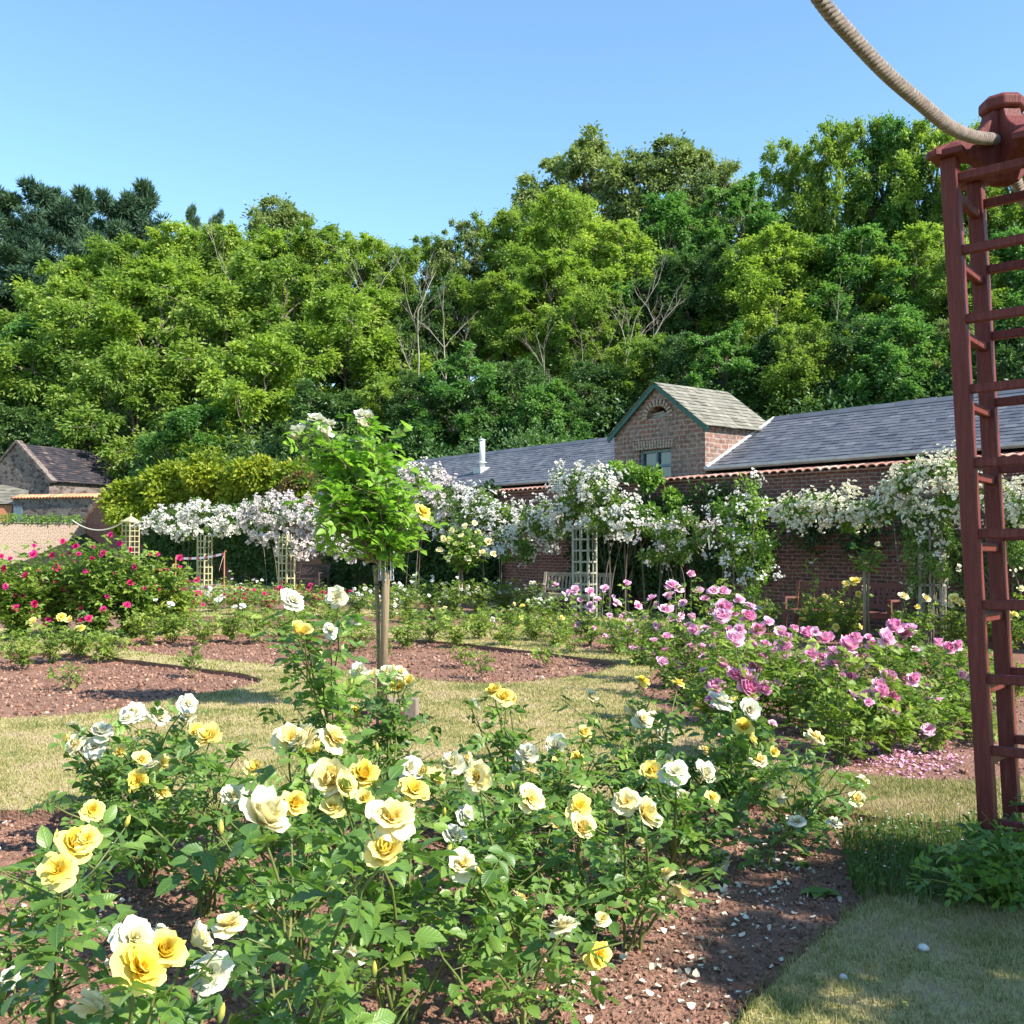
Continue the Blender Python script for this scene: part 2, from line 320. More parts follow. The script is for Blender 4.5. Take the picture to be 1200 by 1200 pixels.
def rubble_mat():
    m, nt = newmat('rubble_stone'); g = N(nt); tc = g('ShaderNodeTexCoord'); mp = g('ShaderNodeMapping'); mp.inputs['Scale'].default_value = (2.6, 2.6, 4.6); g.l(tc.outputs['Object'], mp.inputs[0])
    v = g('ShaderNodeTexVoronoi', i_Scale=1.0); g.l(mp.outputs[0], v.inputs['Vector']); e = g('ShaderNodeTexVoronoi', i_Scale=1.0, feature='DISTANCE_TO_EDGE'); g.l(mp.outputs[0], e.inputs['Vector'])
    sx = g('ShaderNodeSeparateColor'); g.l(v.outputs['Color'], sx.inputs[0]); r1 = g('ShaderNodeValToRGB'); ramp(r1, [(.1, (.065, .045, .042)), (.5, (.12, .09, .08)), (.9, (.19, .155, .135))]); g.l(sx.outputs[0], r1.inputs[0])
    r2 = g('ShaderNodeValToRGB'); ramp(r2, [(.0, (1, 1, 1)), (.09, (0, 0, 0))]); g.l(e.outputs['Distance'], r2.inputs[0]); mx = g('ShaderNodeMix', data_type='RGBA'); g.l(r2.outputs[0], mx.inputs[0]); g.l(r1.outputs[0], mx.inputs[6]); mx.inputs[7].default_value = (.2, .165, .14, 1)
    p = g('ShaderNodeBsdfPrincipled', i_Roughness=.92); g.l(mx.outputs[2], p.inputs['Base Color']); bp = g('ShaderNodeBump', i_Strength=.6, i_Distance=.04); g.l(e.outputs['Distance'], bp.inputs['Height']); g.l(bp.outputs[0], p.inputs['Normal'])
    o = g('ShaderNodeOutputMaterial'); g.l(p.outputs[0], o.inputs[0]); return m
M['stone'] = rubble_mat()
M['slate'] = attr_mat('slate', [(0, (.065, .07, .088)), (.5, (.105, .11, .13)), (1, (.165, .168, .185))], .55, 1.2, .5, .4, .3)
M['slate_dark'] = attr_mat('dark_slate', [(0, (.02, .02, .028)), (.5, (.04, .036, .045)), (.85, (.09, .065, .06)), (1, (.22, .18, .16))], .7, .9, .7, .3, .3)
M['stone_slate'] = attr_mat('lichened_slate', [(0, (.13, .125, .10)), (.5, (.20, .19, .155)), (1, (.28, .265, .21))], .85, 2, .6, .2, .3)
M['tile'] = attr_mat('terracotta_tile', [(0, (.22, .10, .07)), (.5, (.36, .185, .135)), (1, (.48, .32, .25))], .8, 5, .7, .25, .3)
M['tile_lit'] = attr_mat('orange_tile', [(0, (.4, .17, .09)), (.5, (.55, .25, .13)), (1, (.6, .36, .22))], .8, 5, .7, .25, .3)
M['lead'] = noise_mat('lead_flashing', [(.3, (.36, .36, .35)), (.7, (.52, .52, .51))], 6, 4, .5, .1)
M['steel'] = noise_mat('flue_metal', [(.3, (.55, .56, .56)), (.7, (.7, .7, .7))], 6, 4, .35, 0)
M['green_paint'] = noise_mat('dark_green_paint', [(.3, (.02, .075, .06)), (.7, (.035, .11, .085))], 6, 4, .5, .1)
M['glass'] = noise_mat('window_glass', [(.3, (.02, .03, .035)), (.7, (.05, .065, .07))], 3, 2, .08, 0, spec=.8)
M['dark'] = noise_mat('dark_opening', [(.3, (.008, .007, .006)), (.7, (.02, .017, .015))], 3, 2, .95, 0)
M['bluegrey'] = noise_mat('blue_grey_paint', [(.3, (.12, .17, .19)), (.7, (.2, .26, .28))], 6, 3, .6, .1)
M['red_wood'] = noise_mat('red_stained_wood', [(.2, (.07, .014, .012)), (.42, (.125, .027, .023)), (.6, (.16, .038, .032)), (.8, (.27, .10, .08))], 5, 8, .55, .6, 16, .006, (14, 14, .8), .2, False)
M['rope'] = noise_mat('rope_fibre', [(.3, (.13, .10, .085)), (.55, (.24, .19, .155)), (.8, (.36, .295, .245))], 30, 5, .9, .5, 260, .002)
M['lattice'] = noise_mat('weathered_lattice', [(.3, (.24, .24, .20)), (.7, (.40, .39, .30))], 7, 4, .8, .2)
M['lattice_y'] = noise_mat('cream_yellow_lattice', [(.3, (.34, .31, .17)), (.7, (.5, .46, .27))], 7, 4, .8, .2)
M['bench'] = noise_mat('silvered_teak', [(.3, (.22, .18, .145)), (.7, (.38, .32, .27))], 8, 5, .85, .3, 30, .004, (1, 1, 6))
M['bench_red'] = noise_mat('red_brown_bench_wood', [(.3, (.13, .05, .042)), (.7, (.2, .085, .07))], 8, 5, .8, .3, 30, .004)
M['bench_dark'] = noise_mat('dark_bench_wood', [(.3, (.05, .035, .035)), (.7, (.1, .075, .07))], 8, 5, .8, .3, 30, .004)
M['rust'] = noise_mat('rust_pin', [(.3, (.4, .16, .08)), (.7, (.5, .24, .12))], 20, 3, .8, 0)
M['wood_end'] = noise_mat('grey_block', [(.3, (.17, .13, .10)), (.7, (.28, .23, .18))], 12, 5, .9, .4)
M['white_rope'] = noise_mat('pale_rope', [(.3, (.5, .46, .4)), (.7, (.66, .62, .55))], 20, 3, .9, .2)
M['mush'] = noise_mat('mushroom_cap', [(.3, (.5, .49, .46)), (.7, (.62, .61, .58))], 30, 3, .6, .1)
M['rubber'] = noise_mat('black_strap', [(.3, (.02, .02, .02)), (.7, (.04, .04, .04))], 20, 3, .7, 0)
P_Y = petal_mat('yellow_petal', (.82, .50, .02), (.85, .68, .10), .28, (.84, .74, .28))
P_C = petal_mat('cream_petal', (.82, .60, .10), (.82, .70, .28), .25, (.80, .74, .48))
P_W = petal_mat('ivory_petal', (.70, .63, .26), (.72, .69, .46), .35, (.72, .72, .60))
P_P = petal_mat('pink_petal', (.72, .15, .40), (.82, .36, .57), .35, (.87, .57, .72))
P_R = petal_mat('magenta_petal', (.34, .002, .06), (.48, .006, .12), .2, (.58, .03, .20))
P_D = petal_mat('crimson_petal', (.34, .004, .045), (.5, .01, .09), .2, (.62, .03, .17))
P_B = petal_mat('white_blossom', (.76, .71, .52), (.77, .75, .68), .25, (.79, .78, .74))
P_BC = petal_mat('cream_blossom', (.76, .69, .38), (.78, .74, .52), .25, (.80, .78, .65))
P_BP = petal_mat('blush_blossom', (.72, .63, .56), (.74, .67, .64), .25, (.77, .72, .71))
P_PETF = petal_mat('fallen_cream', (.7, .6, .45), (.72, .68, .58), .1)
P_PINKF = petal_mat('fallen_pink', (.62, .25, .40), (.72, .42, .56), .1)
P_S = petal_mat('spent_petal', (.20, .10, .05), (.34, .21, .11), .1, (.5, .38, .24))
M['bud'] = petal_mat('bud_sepal', (.1, .16, .04), (.7, .55, .1), .1)

# ------------------------------------------------------------------ leaf & flower templates
def leaflet(near=True, fold=.12, droop=.15):
    if near:
        rows = [(0, 0), (.2, .66), (.46, 1.0), (.76, .68), (1, 0)]
        V = []; 
        for t, w in rows:
            z = -droop * t * t
            if w == 0: V.append((0, t, z))
            else:
                for s in (-1, 0, 1): V.append((s * w * .31, t, z + (fold * w if s else 0)))
        Q = [[1, 2, 5, 4], [2, 3, 6, 5], [4, 5, 8, 7], [5, 6, 9, 8]]; T = [[0, 2, 1], [0, 3, 2], [7, 8, 10], [8, 9, 10]]
        return np.array(V), [np.array(Q), np.array(T)]
    V = np.array([(0, 0, 0), (-.3, .5, fold), (0, 1, -droop), (.3, .5, fold)]); return V, [np.array([[0, 3, 2, 1]])]
def compound(near, seed, L=.055, n=5):
    r = np.random.default_rng(seed); mb = MB()
    pr = .035
    spots = [(1, 0)] + [(1 - .42 * k, s) for k in (1, 2)[: (n - 1) // 2] for s in (-1, 1)]
    total = .11 if n == 5 else .07
    for t, s in spots:
        V, Fs = leaflet(near, r.uniform(.06, .2), r.uniform(.05, .35))
        l = L * (1.05 if s == 0 else r.uniform(.75, .95))
        ang = -s * r.uniform(.8, 1.15); c, sn = math.cos(ang), math.sin(ang)
        V = V * l; x = V[:, 0] * c - V[:, 1] * sn; y = V[:, 0] * sn + V[:, 1] * c
        y0 = pr + t * (total - .045) ; z0 = -.25 * (y0 ** 2) / .1
        rot = r.uniform(-.35, .35); z = V[:, 2] + x * math.sin(rot)
        C = np.zeros((len(V), 3)); C[:, 0] = r.uniform(-.08, .08); C[:, 1] = V[:, 0] / l; C[:, 2] = V[:, 1] / l
        mb.add(np.stack([x, y0 + y, z0 + z], -1), Fs, C)
    if near:
        P = [(0, 0, 0), (0, .05, -.006), (0, pr + total - .045, -.25 * (pr + total - .045) ** 2 / .1)]
        tube(mb, P, .0011, 3, (.3, 0, 0), False)
    V = np.concatenate(mb.V); C = np.concatenate(mb.C)
    by = {}
    for f in mb.F: by.setdefault(f.shape[1], []).append(f)
    return V, [np.concatenate(v) for v in by.values()], C
LEAF_N = [compound(True, 10 + i) for i in range(4)]
LEAF_M = [compound(False, 20 + i) for i in range(4)]
LEAF_F = [compound(False, 30 + i, .075, 3) for i in range(3)]

def rose_flower(seed, kind='open', nu=5, nv=6, rings=None):
    r = np.random.default_rng(seed); mb = MB()
    if rings is None:
        if kind == 'open': rings = [(6, 68, 108, 1.0, .9), (6, 54, 98, .95, .88), (7, 42, 84, .86, .78), (7, 30, 66, .76, .68), (7, 20, 46, .66, .58), (6, 8, 26, .55, .5), (5, -4, 4, .45, .42)]
        elif kind == 'cup': rings = [(5, 58, 62, 1.0, .95), (6, 44, 40, .95, .9), (6, 30, 18, .86, .8), (6, 18, 4, .74, .6), (6, 8, -8, .6, .5), (5, 0, -14, .45, .4)]
        elif kind == 'globe': rings = [(6, 75, 40, .9, .9), (7, 58, 10, .95, .9), (7, 42, -4, .92, .8), (8, 28, -6, .84, .7), (8, 16, -4, .76, .5), (7, 8, -2, .66, .4)]
        elif kind == 'loose': rings = [(5, 72, 116, 1.1, 1.1), (5, 60, 100, 1.0, 1.0), (6, 40, 84, .86, .85), (6, 24, 60, .7, .7), (5, 6, 30, .5, .5)]
    nr = len(rings)
    U = np.linspace(-1, 1, nu); Vv = np.linspace(0, 1, nv)
    for ri, (n, a0, a1, L, W) in enumerate(rings):
        ph0 = r.uniform(0, 6.28)
        for k in range(n):
            ph = ph0 + 2 * math.pi * k / n + r.normal(0, .2)
            l = L * r.uniform(.8, 1.12); da = r.normal(0, 14)
            th = np.radians(a0 + da + (a1 - a0) * Vv ** 1.6)
            ds = l / (nv - 1)
            rr = .05 + np.concatenate([[0], np.cumsum(ds * np.sin(th[:-1] + .0))]); zz = np.concatenate([[0], np.cumsum(ds * np.cos(th[:-1]))])
            w = W * .62 * l * np.sin(np.clip(.22 + Vv * .9, 0, 1) * math.pi * .5) * np.where(Vv > .8, 1 - (Vv - .8) * 1.4, 1)
            pts = np.zeros((nv, nu, 3)); C = np.zeros((nv, nu, 3))
            ruff = r.normal(0, .05, (nv, nu)) * Vv[:, None] ** 2
            wave = .08 * np.sin(U * 3.0 + r.uniform(0, 6))[None] * Vv[:, None] ** 2
            rad = np.maximum(rr, .28)
            ang = np.clip(U[None] * (w / rad)[:, None], -1.5, 1.5)
            # centre of curvature lies 'rad' behind the petal's spine
            x = (rr - rad)[:, None] + rad[:, None] * np.cos(ang); y = rad[:, None] * np.sin(ang)
            z = zz[:, None] + ruff + wave - .10 * (U[None] ** 2) * Vv[:, None] * (1 if a1 < 60 else -.3)
            x = x + ruff
            c, s = math.cos(ph), math.sin(ph)
            pts[..., 0] = x * c - y * s; pts[..., 1] = x * s + y * c; pts[..., 2] = z
            C[..., 1] = 1 - ri / (nr - 1); C[..., 2] = Vv[:, None]
            i = np.arange(nv - 1)[:, None] * nu; j = np.arange(nu - 1)[None]
            Q = np.stack([i + j, i + j + 1, i + nu + j + 1, i + nu + j], -1).reshape(-1, 4)
            mb.add(pts.reshape(-1, 3), [Q], C.reshape(-1, 3))
    V = np.concatenate(mb.V); ext = np.abs(V[:, :2]).max()
    V[:, 2] -= V[:, 2].min() * .5; V /= (2 * ext)      # unit diameter
    return V, [np.concatenate(mb.F)], np.concatenate(mb.C)
def tmb(T):
    mb = MB(); mb.add(*T); return mb
FL = {k: [rose_flower(s * 7 + h, k) for s in range(1, 7)] for h, k in enumerate(('open', 'cup', 'globe', 'loose'))}
FAR_R = [(6, 62, 85, 1, 1.0), (6, 38, 50, .85, .9), (5, 12, 10, .7, .8), (3, -5, -5, .5, .7)]
FLF = [rose_flower(60 + s, 'x', 3, 3, FAR_R) for s in range(3)]
BLOS = [rose_flower(80 + s, 'x', 3, 2, [(6, 60, 80, 1, 1.1), (5, 15, 30, .7, 1.1)]) for s in range(3)]
FM = {}
def flower_mesh(shape, mat, i):
    k = (shape, mat.name, i)
    if k not in FM:
        T = FLF[i % 3] if shape == 'far' else FL[shape][i % 6]
        FM[k] = mesh_of('rose_flower', tmb(T), mat, shape != 'far')
    return FM[k]
def put_flower(parent, root, p, size, mat, shape, r, face=None, seed=0, name='rose_flower'):
    o = link(name, flower_mesh(shape, mat, int(r.integers(6)) if shape != 'far' else int(r.integers(3))), parent)
    if face is None:
        a = r.uniform(0, 6.28); t = r.uniform(.1, 1.0); face = np.array([math.cos(a) * math.sin(t), math.sin(a) * math.sin(t) - .25, math.cos(t)])
    q = Vector(face).to_track_quat('Z', 'Y')
    e = (q.to_matrix() @ Matrix.Rotation(r.uniform(0, 6.28), 3, 'Z')).to_euler()
    o.location = tuple(np.asarray(p) - root); o.rotation_euler = e
    s = size * r.uniform(.92, 1.08); o.scale = (s, s * r.uniform(.9, 1.05), s * r.uniform(.85, 1.1))
    return o

def bez(p0, p1, p2, n):
    t = np.linspace(0, 1, n)[:, None]; return (1 - t) ** 2 * p0 + 2 * t * (1 - t) * p1 + t * t * p2

def rose_bush(label, base, tips=(), H=.8, R=.4, canes=8, lod='near', leaf=1.0, dens=1.0, mat='leaf_near', side=3, group=None, cat='rose bush', name='rose_bush', seed=None,
              flowers=(), fmat=None, fshape='open', rnd=0, fsize=.09, buds=0, stem=None, z0=0.0, low=.2, root=None, thick=1.0, fname='rose_flower', face=None):
    """tips: world points that must carry a cane; flowers: (world point, size, material, shape)"""
    base = np.array(base, float)
    r = np.random.default_rng(seed if seed is not None else int(abs(base[0] * 977 + base[1] * 613 + H * 31)) + 7)
    if root is None: root = empty(name, base, label, cat, group)
    st = MB(); lv = MB(); bd = MB()
    b0 = np.array([0, 0, z0])
    ends = [np.array(t) - base for t in tips] + [np.array(f[0]) - base - np.array([0, 0, .01]) for f in flowers]
    nf = len(ends)
    for k in range(canes):
        a = k * 2.4 + r.uniform(-.4, .4); q = R * math.sqrt(r.uniform(.08, 1.05)); h = H * r.uniform(.55, 1.0) * (1 - .22 * (q / R) ** 2)
        ends.append(np.array([math.cos(a) * q, math.sin(a) * q, z0 + h]))
    allp = []; alld = []
    npt = 9 if lod == 'near' else 6
    twig_tips = []
    for k, e in enumerate(ends):
        a = r.uniform(0, 6.28); off = np.array([math.cos(a), math.sin(a), 0]) * r.uniform(.01, .05)
        p0 = b0 + off
        hor = e - p0; 
        p1 = p0 + np.array([hor[0] * r.uniform(.2, .5), hor[1] * r.uniform(.2, .5), hor[2] * r.uniform(.5, .75)]) + r.normal(0, .03, 3)
        P = bez(p0, p1, e, npt); P[1:-1] += r.normal(0, .008, (npt - 2, 3))
        tube(st, P, np.linspace(.0065, .0026, npt) * thick, 5 if lod == 'near' else 3, None, False)
        L = np.linalg.norm(np.diff(P, axis=0), axis=1).sum()
        segs = [(P, L, low)]
        for q in range(side):
            t = r.uniform(.3, .85); pp = P[int(t * (npt - 1))]
            az = r.uniform(0, 6.28); ln = L * r.uniform(.18, .38)
            dd = np.array([math.cos(az) * .8, math.sin(az) * .8, r.uniform(.2, .9)]); dd /= np.linalg.norm(dd)
            Q = bez(pp, pp + dd * ln * .5, pp + dd * ln + np.array([0, 0, .05 * ln]), 5)
            tube(st, Q, np.linspace(.0035, .0017, 5) * thick, 4 if lod == 'near' else 3, None, False)
            segs.append((Q, ln, .1)); twig_tips.append(Q[-1])
        for (Q, ln, lo) in segs:
            step = {'near': .042, 'mid': .05, 'far': .075}[lod] / dens
            n = max(1, int(ln * (1 - lo) / step)); t = lo + (1 - lo) * (np.arange(n) + r.uniform(0, 1)) / n
            f = np.clip(t, 0, .985) * (len(Q) - 1); i = f.astype(int); w = (f - i)[:, None]
            pos = Q[i] * (1 - w) + Q[np.minimum(i + 1, len(Q) - 1)] * w
            az = np.arange(n) * 2.4 + r.uniform(0, 6.28) + r.normal(0, .3, n)
            el = r.normal(.15, .38, n)
            allp.append(pos); alld.append(np.stack([np.cos(az) * np.cos(el), np.sin(az) * np.cos(el), np.sin(el)], -1))
    P = np.concatenate(allp); D = np.concatenate(alld); n = len(P)
    nrm = np.tile([0, 0, 1.0], (n, 1)) + r.normal(0, .35, (n, 3)); nrm[:, 0] += .25
    Rm = frames(D, nrm); S = leaf * r.uniform(.6, 1.15, n); C = np.zeros((n, 3)); C[:, 0] = r.uniform(.05, .95, n)
    # young leaves near the top are paler
    T = {'near': LEAF_N, 'mid': LEAF_M, 'far': LEAF_F}[lod]; sel = r.integers(len(T), size=n)
    for q, t in enumerate(T):
        k = sel == q; inst(lv, t, P[k], Rm[k], S[k], C[k])
    if st.n: st.build('stems', stem or M['stem'], root, True)
    lv.build('foliage', M[mat], root, lod == 'near')
    for f in flowers:
        put_flower(root, base, f[0], f[1], f[2], f[3], r, f[4] if len(f) > 4 else face, name=fname)
    if rnd:
        tp = np.array([e for e in ends[nf:]] + twig_tips)
        idx = r.permutation(len(tp))[:rnd]
        for i in idx:
            put_flower(root, base, tp[i] + base + np.array([0, 0, .015]), fsize * r.uniform(.7, 1.1), fmat, fshape, r, face, name=fname)
    for i in range(min(buds, len(twig_tips) - buds)):
        if i < 2: put_flower(root, base, twig_tips[-1 - i] + base, .04, P_S, 'loose', r, name='spent_flower')
        p = twig_tips[i]; prof = [(0, .002), (.004, .006), (.014, .0085), (.024, .006), (.032, .001)]
        d = unit(np.array([r.normal(0, .3), r.normal(0, .3), 1.0]))
        b = MB(); tube(b, [d * t * 1.3 for t, _ in prof], [q for _, q in prof], 6, (0, 0, 0)); 
        Cc = np.repeat([0, .2, .6, 1, 1], 6)
        b.C[0][:, 1] = Cc
        b.build('bud', M['bud'], root, True, loc=p)
    return root

# ------------------------------------------------------------------ light and sky
SUN = np.array([.85, -.53, 0]); SUN /= np.linalg.norm(SUN); EL = R_(41)
svec = Vector((SUN[0] * math.cos(EL), SUN[1] * math.cos(EL), math.sin(EL)))
sl = bpy.data.lights.new('sun', 'SUN'); sl.energy = 4.2; sl.angle = R_(.5); sl.color = (1, .93, .82)
so = bpy.data.objects.new('sun', sl); COL.objects.link(so); so.rotation_euler = svec.to_track_quat('Z', 'Y').to_euler(); so.location = (10, -2, 12)
wd = bpy.data.worlds.new('World'); sc.world = wd; wd.use_nodes = True; nt = wd.node_tree; nt.nodes.clear(); g = N(nt)
sky = g('ShaderNodeTexSky'); sky.sky_type = 'NISHITA'; sky.sun_disc = False; sky.sun_elevation = EL; sky.sun_rotation = math.atan2(SUN[0], SUN[1])
sky.air_density = 1.0; sky.dust_density = .1; sky.ozone_density = .6
bg = g('ShaderNodeBackground', i_Strength=.115); wb = g('ShaderNodeMix', data_type='RGBA', blend_type='MULTIPLY'); wb.inputs[0].default_value = 1; wb.inputs[7].default_value = (.76, .95, 1.02, 1); g.l(sky.outputs[0], wb.inputs[6]); g.l(wb.outputs[2], bg.inputs[0]); ow = g('ShaderNodeOutputWorld'); g.l(bg.outputs[0], ow.inputs[0])
sc.view_settings.view_transform = 'Standard'; sc.view_settings.look = 'None'; sc.view_settings.gamma = 1
sc.view_settings.exposure = 1.4
sc.cycles.max_bounces = 7; sc.cycles.diffuse_bounces = 4; sc.cycles.transmission_bounces = 4; sc.cycles.glossy_bounces = 2; sc.cycles.transparent_max_bounces = 4
sc.cycles.caustics_reflective = False; sc.cycles.caustics_refractive = False
sc.cycles.sample_clamp_indirect = 4

# ------------------------------------------------------------------ ground: beds and lawn
def smooth_poly(P, n=6, jit=.0, seed=1, iters=2, minstep=None):
    P = np.array(P, float)
    for _ in range(iters):
        Q = np.roll(P, -1, 0); P = np.stack([P * .75 + Q * .25, P * .25 + Q * .75], 1).reshape(-1, 2)
    out = []
    for a, b in zip(P, np.roll(P, -1, 0)):
        k = max(1, int(np.linalg.norm(b - a) / (minstep or .15)))
        for i in range(k): out.append(a + (b - a) * i / k)
    P = np.array(out); r = np.random.default_rng(seed)
    if jit: P += r.normal(0, jit, P.shape)
    return P
def inside(P, poly):
    x, y = P[:, 0], P[:, 1]; r = np.zeros(len(P), bool); n = len(poly)
    for i in range(n):
        x0, y0 = poly[i]; x1, y1 = poly[i - 1]
        c = ((y0 > y) != (y1 > y))
        with np.errstate(divide='ignore', invalid='ignore'): r ^= c & (x < (x1 - x0) * (y - y0) / (y1 - y0 + 1e-12) + x0)
    return r
def pg(L): return [gp(x, y)[:2] for x, y in L]
BEDS = []   # (name-label, polygon, grid step)
b1 = [(-7, 5.6), (-4, 6.15)] + pg([(60, 948), (300, 950), (560, 945), (860, 938), (985, 952)]) + pg([(1085, 964), (1200, 968)]) + [(4.2, 5.4), (4.4, 4.55)] + pg([(1140, 1066), (1035, 1042), (960, 1100), (850, 1205)]) + [(.35, 2.6), (-.1, 1.7), (-.2, .5), (-7, .5)]
BEDS.append(['foreground bed', smooth_poly(b1, jit=.006, seed=1, iters=1, minstep=.06), .055])
b3 = pg([(-300, 845), (-100, 842), (20, 842), (120, 835), (220, 815), (318, 801), (290, 789), (230, 783), (150, 772), (60, 764), (-250, 760)])
BEDS.append(['left bed', smooth_poly(b3, jit=.01, seed=2, iters=2, minstep=.2), .25])
a = np.linspace(0, 6.28, 17)[:-1]; c0 = gp(444, 842)
BEDS.append(['small round bed', smooth_poly(np.stack([c0[0] + .5 * np.cos(a), c0[1] + .45 * np.sin(a)], -1), jit=.008, seed=3, iters=1, minstep=.1), .12])
b4 = pg([(120, 758), (220, 771), (330, 780), (430, 787), (540, 802), (620, 800), (690, 790), (738, 778), (690, 771), (600, 760), (480, 748), (300, 742), (130, 748)])
BEDS.append(['middle bed', smooth_poly(b4, jit=.012, seed=4, iters=2, minstep=.2), .25])
b6 = pg([(615, 740), (655, 752), (690, 762), (770, 765), (768, 790), (740, 806), (770, 830), (822, 852), (878, 886), (980, 906), (1120, 918), (1260, 905), (1400, 850), (1400, 770), (1180, 752), (1000, 742), (820, 736)])
BEDS.append(['pink rose bed', smooth_poly(b6, jit=.01, seed=5, iters=1, minstep=.15), .16])
b5 = pg([(-400, 738), (100, 736), (420, 734), (640, 730), (655, 722), (420, 722), (-300, 722)])
BEDS.append(['far left bed', smooth_poly(b5, jit=.02, seed=6, iters=1, minstep=.4), .5])
b7 = pg([(640, 716), (760, 716), (880, 724), (1010, 727), (1180, 733), (1500, 745), (1500, 722), (1180, 714), (1000, 711), (860, 709), (640, 707)])
BEDS.append(['back bed', smooth_poly(b7, jit=.02, seed=7, iters=1, minstep=.4), .5])
b8 = pg([(200, 714), (400, 714), (600, 716), (620, 709), (400, 704), (200, 703)])
BEDS.append(['far middle bed', smooth_poly(b8, jit=.02, seed=8, iters=1, minstep=.4), .6])
rg = np.random.default_rng(5)
# lawn sheet with bed-shaped holes
lv_ = [(-60, .2), (16, .2), (16, 14), (9.5, 14), (-3, 31.2), (-24.9, 60), (-60, 60)]
pts = [Vector(p) for p in lv_]; edges = [(i, (i + 1) % len(lv_)) for i in range(len(lv_))]
for nm, poly, st in BEDS:
    o = len(pts); pts += [Vector(p) for p in poly]; edges += [(o + i, o + (i + 1) % len(poly)) for i in range(len(poly))]
vo, eo, fo, *_ = delaunay_2d_cdt(pts, edges, [], 0, 1e-5)
vo = np.array([[v.x, v.y] for v in vo]); fo = np.array([f for f in fo if len(f) == 3])
cen = vo[fo].mean(1); keep = inside(cen, lv_)
for nm, poly, st in BEDS: keep &= ~inside(cen, poly)
mb = MB(); mb.add(np.c_[vo, np.zeros(len(vo))], [fo[keep]])
struct(mb.build('lawn', M['lawn']), 'dry mown lawn paths between the rose beds')
# the wide ground beneath everything
mb = MB(); mb.add([(-600, -300, -.12), (600, -300, -.12), (600, 1000, -.12), (-600, 1000, -.12)], [[[0, 1, 2, 3]]])
struct(mb.build('ground', M['farfield']), 'grassy ground beyond the garden')
from mathutils import noise as mnoise
def bed_z(x, y, s=1.0):
    return -.055 + .03 * mnoise.noise(Vector((x * 1.3, y * 1.3, 0))) + .016 * mnoise.noise(Vector((x * 7, y * 7, 3))) + .008 * mnoise.noise(Vector((x * 19, y * 19, 5)))
for bi, (nm, poly, st) in enumerate(BEDS):
    lo, hi = poly.min(0), poly.max(0)
    if bi == 0: lo = np.maximum(lo, [-3.6, .6]); hi = np.minimum(hi, [4.4, 9])
    gx, gy = np.meshgrid(np.arange(lo[0], hi[0], st), np.arange(lo[1], hi[1], st)); G = np.stack([gx.ravel(), gy.ravel()], -1); G += rg.uniform(-.3, .3, G.shape) * st
    cen0 = poly.mean(0); G = G[inside(G, poly)]
    pts = [Vector(p) for p in poly] + [Vector(p) for p in G]; edges = [(i, (i + 1) % len(poly)) for i in range(len(poly))]
    vo, eo, fo, *_ = delaunay_2d_cdt(pts, edges, [], 1, 1e-6)
    vo = np.array([[v.x, v.y] for v in vo]); fo = np.array([f for f in fo if len(f) == 3])
    z = np.array([bed_z(x, y) for x, y in vo])
    mb = MB(); mb.add(np.c_[vo, z], [fo])
    # cut turf edge wall
    zb = np.array([bed_z(x, y) - .01 for x, y in poly]); n = len(poly); V = np.concatenate([np.c_[poly, np.full(n, .0)], np.c_[poly, zb]])
    i = np.arange(n); j = (i + 1) % n; mb.add(V, [np.stack([i, j, j + n, i + n], -1)])
    struct(mb.build('flower_bed_soil', M['soil'], smooth=False), 'red-brown soil of the ' + nm)

# soil crumbs and fallen petals
OCT = (np.array([(1, 0, 0), (-1, 0, 0), (0, 1, 0), (0, -1, 0), (0, 0, 1), (0, 0, -1), ], float), [np.array([[0, 2, 4], [2, 1, 4], [1, 3, 4], [3, 0, 4], [2, 0, 5], [1, 2, 5], [3, 1, 5], [0, 3, 5]])], None)
def scatter(poly, n, lo, hi, r):
    out = []
    while sum(map(len, out)) < n:
        P = r.uniform(lo, hi, (n, 2)); P = P[inside(P, poly)]; out.append(P)
        if len(out) > 60: break
    return np.concatenate(out)[:n]
def crumbs(bi, n, lo, hi, smin, smax, label, biasnear=False):
    r = np.random.default_rng(40 + bi); poly = BEDS[bi][1]; P = scatter(poly, n, lo, hi, r)
    s = smin + (smax - smin) * r.uniform(0, 1, len(P)) ** 3.5
    z = np.array([bed_z(x, y) for x, y in P]) + s * .25
    D = rdir(r, len(P)); Rm = frames(D, rdir(r, len(P))); S = s[:, None] * r.uniform(.5, 1.2, (len(P), 3))
    C = np.zeros((len(P), 3)); C[:, 0] = np.clip(r.normal(.45, .22, len(P)), 0, 1)
    mb = MB(); inst(mb, OCT, np.c_[P, z], Rm, S, C); o = mb.build('soil_crumbs', M['crumb']); tag(o, label, 'soil crumbs', kind='stuff')
crumbs(0, 60000, (-3.2, 1.5), (3.4, 6.3), .003, .018, 'loose red-brown soil crumbs and small clods on the foreground bed')
crumbs(1, 9000, (-8, 8.5), (-2.3, 14.5), .008, .035, 'loose soil crumbs on the bed at the left')
crumbs(2, 900, (-2, 8.5), (-.6, 10.5), .006, .025, 'soil crumbs round the foot of the tall standard rose')
crumbs(3, 9000, (-7, 11), (2, 19), .010, .038, 'loose soil crumbs on the middle bed behind the staked rose')
crumbs(4, 15000, (0, 6.5), (7, 18), .006, .03, 'loose soil crumbs beneath the pink roses')
PET = (np.array([(-.5, 0, .1), (0, -.1, 0), (.5, 0, .12), (-.42, .5, .05), (0, .55, -.02), (.42, .5, .06), (0, 1, .15)]), [np.array([[0, 1, 4, 3], [1, 2, 5, 4]]), np.array([[3, 4, 6], [4, 5, 6]])], None)
